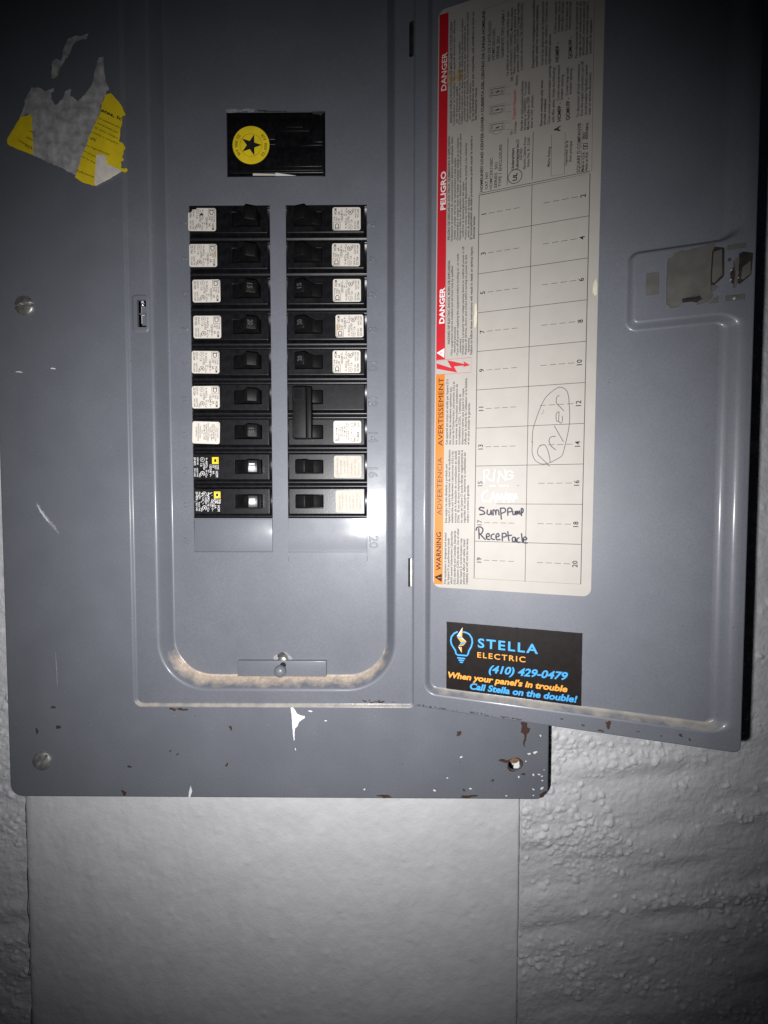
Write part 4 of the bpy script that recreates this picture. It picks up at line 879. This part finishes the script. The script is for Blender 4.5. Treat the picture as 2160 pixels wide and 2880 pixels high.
def print_label(b, ink, soft, logo_sq, logo_d, y, issue='ZZ-7364', cx=0.0, cz=0.0):
    """circuit-breaker print in label coordinates: a runs along the reading direction (local +z), bb down the page (local +x)"""
    q = lambda a, bb: (cx-10+bb, cz-8+a)
    def t(s, a0, a1, bb, cap, mi, bold=.012): b.text(s, q(a0, bb), q(a1, bb), cap, y, mi, bold)
    if logo_sq == logo_d:
        b.strip([q(.7, .8), q(5.6, .8), q(5.6, 5.5), q(.7, 5.5)], .34, y, logo_sq, True)
        b.strip([q(1.6, 1.9), q(1.6, 4.5)], .5, y, logo_d); b.strip([q(1.3, 2.0), q(3.6, 2.0), q(4.4, 2.5), q(4.4, 3.9), q(3.6, 4.4), q(1.3, 4.4)], .5, y-0.002, logo_d)
    else:
        b.poly([q(.7, .8), q(5.6, .8), q(5.6, 5.5), q(.7, 5.5)], y, logo_sq)
        b.strip([q(1.35, 1.45), q(4.95, 1.45), q(4.95, 4.85), q(1.35, 4.85)], .3, y-.015, logo_d, True)
        b.poly([q(2.1, 2.3), q(4.2, 2.3), q(4.2, 4.0), q(2.1, 4.0)], y-.02, logo_d)
    t('TYPE', 6.2, 9.6, 2.0, 1.2, soft); t('TIPO', 6.2, 9.4, 3.6, 1.2, soft); t('HOM', 10.8, 15.2, 3.0, 1.7, ink); t('10', 6.4, 8.3, 5.3, 1.5, ink); t('kA', 10.8, 13.0, 5.3, 1.5, ink)
    t('120/240 V~', 6.2, 15.0, 7.4, 1.5, soft); t('\u2261\u2013Al/Cu', 1.2, 8.4, 10.2, 1.4, soft); t('\u2261\u2013', 10.0, 12.4, 8.9, 1.2, soft); t('\u2261\u2013Cu', 10.0, 15.2, 10.4, 1.3, soft)
    b.strip([q(2.4+1.6*math.cos(k), 12.6+1.6*math.sin(k)) for k in np.linspace(0, 6.28, 17)[:-1]], .22, y, soft, True); t('UL', 1.6, 3.2, 13.2, 1.2, ink)
    t('LISTED', 4.8, 10.0, 12.0, 1.3, soft); t('C.B.', 4.9, 7.6, 14.1, 1.3, soft)
    b.strip([q(12.6+1.6*math.cos(k), 12.6+1.6*math.sin(k)) for k in np.linspace(0.4, 5.9, 15)], .34, y, ink); t('SP', 11.8, 13.5, 13.2, 1.2, ink, .03)
    t('ISSUE NO.', .9, 6.4, 16.6, 1.1, soft); t(issue, .9, 6.6, 18.9, 1.5, ink); t('HACR TYPE', 8.6, 14.9, 17.0, 1.1, soft); t('TIPO CARR', 8.6, 14.9, 18.8, 1.1, soft); t('SWD', 12.6, 15.2, 15.3, 1.1, soft)
def paper(mt, chip=False):
    b = MB(); pts = [p for p in off(rpoly(rect(-10, 10, -8, 8), 1.5, 5), 0)]
    if chip: pts = off(rpoly([(-10, -8), (3.6, -8), (4.2, -7.0), (6.8, -7.0), (7.5, -5.2), (10, -4.5), (10, 8), (-10, 8)], [1.5, .4, .4, .4, .4, .4, 1.5, 1.5], 4), 0)
    b.poly(pts, -0.09, 0, 0.08); return b
b = paper('paper'); print_label(b, 1, 2, 1, 1, -0.13); ME['lab'] = b.mesh('label_sticker', [M['labelpaper'], M['ink'], M['greyink']])
b = paper('paper', True); print_label(b, 1, 2, 1, 1, -0.13); b.poly(blob(0.5, -3.5, 0.9, 1.1, 8, 14, .6), -0.15, 1); ME['lab_chip'] = b.mesh('label_sticker', [M['labelpaper'], M['ink'], M['greyink']])
b = paper('paper'); print_label(b, 1, 2, 1, 1, -0.13); b.poly(blob(-8.6, -0.5, 0.55, 4.2, 18, 20, .6), -0.15, 3); b.poly(blob(-7.6, 1.2, 1.2, 1.7, 19, 20, .6), -0.11, 4); ME['lab_stain'] = b.mesh('label_sticker', [M['labelpaper'], M['ink'], M['greyink'], M['stain'], M['stain2']])
b = paper('paper')
for i, (s, a0, a1, mi) in enumerate([('1 POLE UNIT', 3.6, 11.6, 2), ('LISTED NO. 7364', 3.4, 14.0, 2), ('CIRCUIT BREAKER', 1.6, 12.6, 1), ('TYPE HOM 10kA MAX', 1.8, 13.6, 1), ('120/240V~ 40\u00b0C', 3.6, 11.6, 2), ('HACR TYPE SWD SERIES 1', 1.0, 14.6, 1), ('INTERRUPTING RATING', 2.0, 13.4, 1), ('MAX AMB. 40\u00b0C WIRE', 2.4, 13.0, 1), ('Al-Cu', 6.0, 9.0, 2), ('TORQUE 36 LB-IN', 3.0, 12.0, 2), ('RETIGHTEN ONCE', 1.6, 14.0, 5), ('IN SERVICE', 4.0, 11.0, 5)]):
    bb = 1.9+1.42*i; b.text(s, (-10+bb, -8+a0), (-10+bb, -8+a1), 0.95, -0.13, mi if mi != 5 else 2, .012)
b.strip([(-8.7+0.9*math.cos(k), -6.2+0.9*math.sin(k)) for k in np.linspace(0, 6.28, 13)[:-1]], .15, -0.13, 2, True)
ME['lab_text'] = b.mesh('label_sticker', [M['labelpaper'], M['ink'], M['greyink']])
b = paper('paper')
b.strip([(-8.8, -6.8), (-8.8, -4.2), (-6.4, -4.2), (-6.4, -6.8)], .25, -0.13, 1, True); b.text('D', (-6.9, -6.2), (-6.9, -4.8), 1.3, -0.14, 1, .03)
for s, a0, a1, bb, cap in (('TYPE HOM', 4.6, 11, 2.6, 1.1), ('120/240V~ 1\u00d8', 2.0, 10.5, 4.4, 1.0), ('10kA 2 POLE', 4.6, 11.5, 5.8, 1.0), ('HACR TYPE SWD', 4.0, 12.0, 7.2, 1.1), ('40\u00b0C AMB. WIRE', 4.6, 12.2, 8.6, 1.0), ('TORQUE 36 LB-IN', 2.6, 14.6, 10.0, 1.0), ('No.8 60/75\u00b0C Cu-Al', 2.4, 14.2, 11.4, 1.0), ('LISTED C.B.', 5.6, 10.4, 13.6, 1.0), ('ISSUE NO.', 1.0, 6.0, 16.0, 1.0), ('ZZ-8468', 1.0, 8.0, 18.6, 1.7), ('SWD', 12.4, 15.0, 16.4, 1.0), ('HACR', 11.4, 15.0, 18.4, 1.0)):
    b.text(s, (-10+bb, -8+a0), (-10+bb, -8+a1), cap, -0.13, 1, .012)
for c, mi in (((4.0, -5.6), 1), ((4.0, 5.0), 1)): b.strip([(c[0]+1.4*math.cos(k), c[1]+1.4*math.sin(k)) for k in np.linspace(0, 6.28, 15)[:-1]], .3, -0.13, mi, True)
ME['lab_double'] = b.mesh('label_sticker', [M['labelpaper'], M['ink'], M['greyink']])
def faded(seed):
    b = paper('oldpaper'); r = random.Random(seed)
    for i, s in enumerate(['SWD HACR TYPE', 'ISSUE NO. ZZ-7364', 'LISTED C.B. 10 kA', 'Al/Cu Cu 60/75\u00b0C', '120/240 V~', 'TYPE HOM 10 kA', 'TORQUE 36 LB-IN']):
        bb = 3.2+2.5*i+r.uniform(-.3, .3); a0 = 1.4+r.random()*2; b.text(s, (-10+bb, -8+a0), (-10+bb, -8+a0+9+r.random()*3), 0.95, -0.13, 1, 0.0)
    b.strip([(-7.4+1.1*math.cos(k), -6.0+1.1*math.sin(k)) for k in np.linspace(0, 6.28, 13)[:-1]], .18, -0.13, 1, True)
    return b.mesh('label_sticker', [M['oldpaper'], M['paleink']])
ME['lab_faded'] = faded(1); ME['lab_faded2'] = faded(2)
b = MB(); print_label(b, 0, 0, 1, 2, -0.04, 'DP-4075'); ME['print'] = b.mesh('printed_marking', [M['white'], M['yellow'], M['ink']])
b = MB(); print_label(b, 0, 0, 1, 2, -0.04, 'DP-4075')
r = random.Random(5)
for i in range(26):
    x, z = r.uniform(-9.5, 9), r.uniform(-7.5, 1.5); a = r.uniform(0.2, 1.2); L_ = r.uniform(0.8, 3.2)
    b.strip([(x, z), (x+L_*0.5*math.cos(a)+r.gauss(0, .2), z+L_*0.5*math.sin(a)), (x+L_*math.cos(a), z+L_*math.sin(a))], r.uniform(.12, .4), -0.07-0.001*i, 0)
ME['print_scratched'] = b.mesh('printed_marking', [M['white'], M['yellow'], M['ink']])

def child(me, parent, loc=(0, 0, 0), rot=0.0, name=None, **props):
    o = bpy.data.objects.new(name or me.name, me); COL.objects.link(o); o.parent = parent
    o.location = [c*MM for c in loc]; o.rotation_euler = (0, rot, 0)
    for k, v in props.items(): o[k] = v
    return o
def breaker(side, row, sticker, lab_dx, lab_dz, num, label, rot=0.0):
    x = (WLX if side == 'L' else WRX)+WW/2; z = ROW0-PIT*row
    root = empty('circuit_breaker', (x, -FLO, z), (0, math.pi if side == 'L' else 0, 0), label=label, category='circuit breaker', group='circuit breakers in the panel')
    child(ME['body'], root); child(ME['face'], root)
    h = child(ME['shinyhandle' if side == 'L' and row >= 7 else 'handle'], root)
    if num: child(ME['num'+num], h)
    child(ME[sticker], root, (lab_dx, -FACE-0.02, lab_dz), rot)
    return root
G, Wn = 'greyink', 'white'
for row, st_, dx, dz, num, rot, lb in (
        (0, 'lab_chip', 18.6, 0.0, '', 0.01, 'top breaker of the left column, white label torn at its upper left corner'),
        (1, 'lab_stain', 18.2, 0.0, '', 0.0, 'breaker under the top left one, white label stained brown beside its emblem'),
        (2, 'lab', 16.2, -0.2, '15'+G, -0.01, 'third breaker down the left column, clean white label and black handle marked 15'),
        (3, 'lab', 16.0, 0.2, '20'+G, 0.0, 'fourth breaker down the left column, white label and black handle marked 20'),
        (4, 'lab', 17.6, 0.1, '', 0.012, 'fifth breaker down the left column, white label, between breakers of rows four and six'),
        (5, 'lab', 17.8, 0.0, '', -0.008, 'sixth breaker down the left column, last one with the emblem on a white label'),
        (6, 'lab_text', 18.0, 0.4, '15'+G, 0.03, 'left column breaker with a tilted white label full of small text and no emblem'),
        (7, 'print', 18.4, 0.3, '15'+Wn, 0.0, 'left column breaker with crisp yellow emblem and white print straight on black'),
        (8, 'print_scratched', 17.4, 0.2, '15'+Wn, 0.0, 'bottom breaker of the left column, yellow emblem and white print badly scratched')):
    breaker('L', row, st_, dx, dz, num, lb, rot)
for row, st_, dx, dz, num, rot, lb in (
        (0, 'lab', 14.9, 0.0, '', 0.0, 'top breaker of the right column, clean white label and plain black handle'),
        (1, 'lab', 14.4, 0.0, '', 0.008, 'second breaker down the right column, white label set slightly further left'),
        (2, 'lab', 15.0, 0.2, '15'+G, 0.0, 'third breaker down the right column, white label level with the left breaker marked 15'),
        (3, 'lab_stain', 16.8, 0.2, '20'+G, -0.005, 'fourth breaker down the right column, white label shifted right with a brown edge stain'),
        (4, 'lab', 14.6, 0.0, '20'+G, 0.0, 'right column breaker with white label directly above the double breaker'),
        (7, 'lab_faded', 15.2, 0.0, '', 0.0, 'breaker below the double breaker, faded cream label, beside embossed number 16'),
        (8, 'lab_faded2', 16.4, 0.1, '', -0.02, 'bottom breaker of the right column, faded cream label, beside embossed number 18')):
    breaker('R', row, st_, dx, dz, num, lb, rot)
x = WRX+WW/2; zc = ROW0-PIT*5.5
root = empty('double_breaker', (x, -FLO, zc), label='double-pole black breaker spanning two rows with one tall tied handle', category='circuit breaker', group='circuit breakers in the panel')
for dz in (PIT/2, -PIT/2):
    child(ME['body'], root, (0, 0, dz)); child(ME['face'], root, (0, 0, dz)); child(ME['tiedhandle'], root, (0, 0, dz))
b = MB(); b.box(-23.0, -13.2, -FACE-9.0, -FACE+0.2, -PIT/2-5.6, PIT/2+5.6); b.box(-13.25, -9.8, -FACE-7.6, -FACE-0.5, -PIT/2-5.6, PIT/2+5.6)
o = b.build('handle_tie', M['mattehandle'], root, (0, 0, 0), bevel=0.6, seg=3)
b = MB()
for dz in (PIT/2, -PIT/2): b.strip([(-21.8, dz-4.0), (-21.8, dz+4.0), (-15.2, dz+4.0), (-15.2, dz-4.0)], 0.35, -FACE-9.1, 0, True)
b.build('tie_rib', M['black'], root, (0, 0, 0))
child(ME['lab_double'], root, (15.0, -FACE-0.02, -PIT/2), 0.0)

# main opening: black main breaker blank with a round yellow sticker
mx, mz = -80.15, 251.3
root = empty('main_breaker', (mx, -FLO, mz), label='wide black main breaker behind the upper window with a round yellow star sticker', category='main breaker')
b = MB(); b.box(-36, 36, 2.4, 6, -23.6, 23.6); b.build('body', M['black'], root, (0, 0, 0), bevel=0.5)
b = MB(); b.box(-34.4, 34.4, 0.2, 2.6, -20.2, 20.6); b.build('face_plate', M['black'], root, (0, 0, 0), bevel=0.7, seg=3)
b = MB(); b.box(3.5, 24.5, -0.9, 0.4, 8.0, 16.5); b.box(7.5, 20.0, -2.2, -0.6, 9.6, 15.0); b.build('handle', M['mattehandle'], root, (0, 0, 0), bevel=0.5)
for x0_, x1_, z0_, z1_ in ((1.0, 33.0, -16.0, -2.6), (-33.5, -0.5, 3.0, 18.5), (26.0, 33.5, 1.0, 18.5)):
    b = MB(); b.box(x0_, x1_, -0.09, 0.5, z0_, z1_); b.build('moulded_segment', M['black'], root, (0, 0, 0), bevel=0.35)
b = MB(); b.box(-33.5, 33.5, -0.1, 0.6, -18.6, -17.6); b.box(-33.5, 33.5, 0.5, 1.4, -22.4, -21.2); b.box(-33.8, -0.5, -0.06, 0.6, -0.5, 0.2); b.box(17.5, 33.5, -0.06, 0.6, -1.2, -0.5); b.build('moulded_rib', M['black'], root, (0, 0, 0), bevel=0.2)
zm = zoomer(620, 300, .1869)
for i, pp in enumerate((((80, 40), (210, 38), (300, 50), (420, 30), (520, 40), (500, 80), (430, 92), (400, 62), (260, 78), (180, 92), (90, 84)), ((1370, 78), (1590, 72), (1560, 92), (1510, 135), (1460, 112), (1390, 108)), ((560, 45), (760, 66), (1000, 70), (980, 78), (700, 80), (570, 66)))):
    decal_pts = [P(*zm(*q), FLO) for q in pp]; fb = MB(); fb.poly(rough(decal_pts, 1.0, 0.12, 60+i), -FLO-0.12, 0, 0.1); part(fb, 'paint_flake', M['scuff'] if i == 0 else M['speck'])
b = MB()
cx, cz = P(706, 408.4, FLO); cx -= mx; cz -= mz; R = 13.2
b.poly(circle(cx, cz, R, 56), -0.12, 0, 0.1); b.strip(circle(cx, cz, 7.9, 44), 0.22, -0.15, 2, True)
st_ = []
for i in range(10):
    t = i*math.pi/5; q = 7.7 if i % 2 == 0 else 3.0; st_.append((cx+q*math.cos(t), cz+q*math.sin(t)))
b.poly(st_, -0.17, 1)
def arc_text(s, t0, t1, rad, cap):              # letters on a circle with their heads towards its middle
    n = len(s)
    for i, ch in enumerate(s):
        if ch == ' ': continue
        t = t0+(t1-t0)*i/(n-1); p = np.array([cx+rad*math.cos(t), cz+rad*math.sin(t)]); d = np.array([-math.sin(t), math.cos(t)])
        hw = 0.78 if ch not in ',I' else 0.25
        b.text(ch, p-d*hw, p+d*hw, cap, -0.16, 2, .025)
arc_text('22,000 AIR', math.radians(-42), math.radians(40), 11.6, 1.9); arc_text('22,000 AIR', math.radians(142), math.radians(218), 11.6, 1.9)
b.build('round_sticker', [M['yellow'], M['ink'], M['brownink']], root, (0, 0, 0), label='round yellow sticker with a black star')
b = MB()
q = [P(*zoomer(620, 300, .1869)(*v), FLO) for v in ((490, 1008), (835, 1015), (835, 1040), (490, 1040))]; b.poly([(p[0]-mx, p[1]-mz) for p in q], -0.3, 0, 0.2)
q = [P(*zoomer(620, 300, .1869)(*v), FLO) for v in ((832, 1000), (1140, 1044), (832, 1046))]; b.poly([(p[0]-mx, p[1]-mz) for p in q], -0.4, 1, 0.2)
b.build('paper_slip', [M['labelpaper'], M['white']], root, (0, 0, 0))
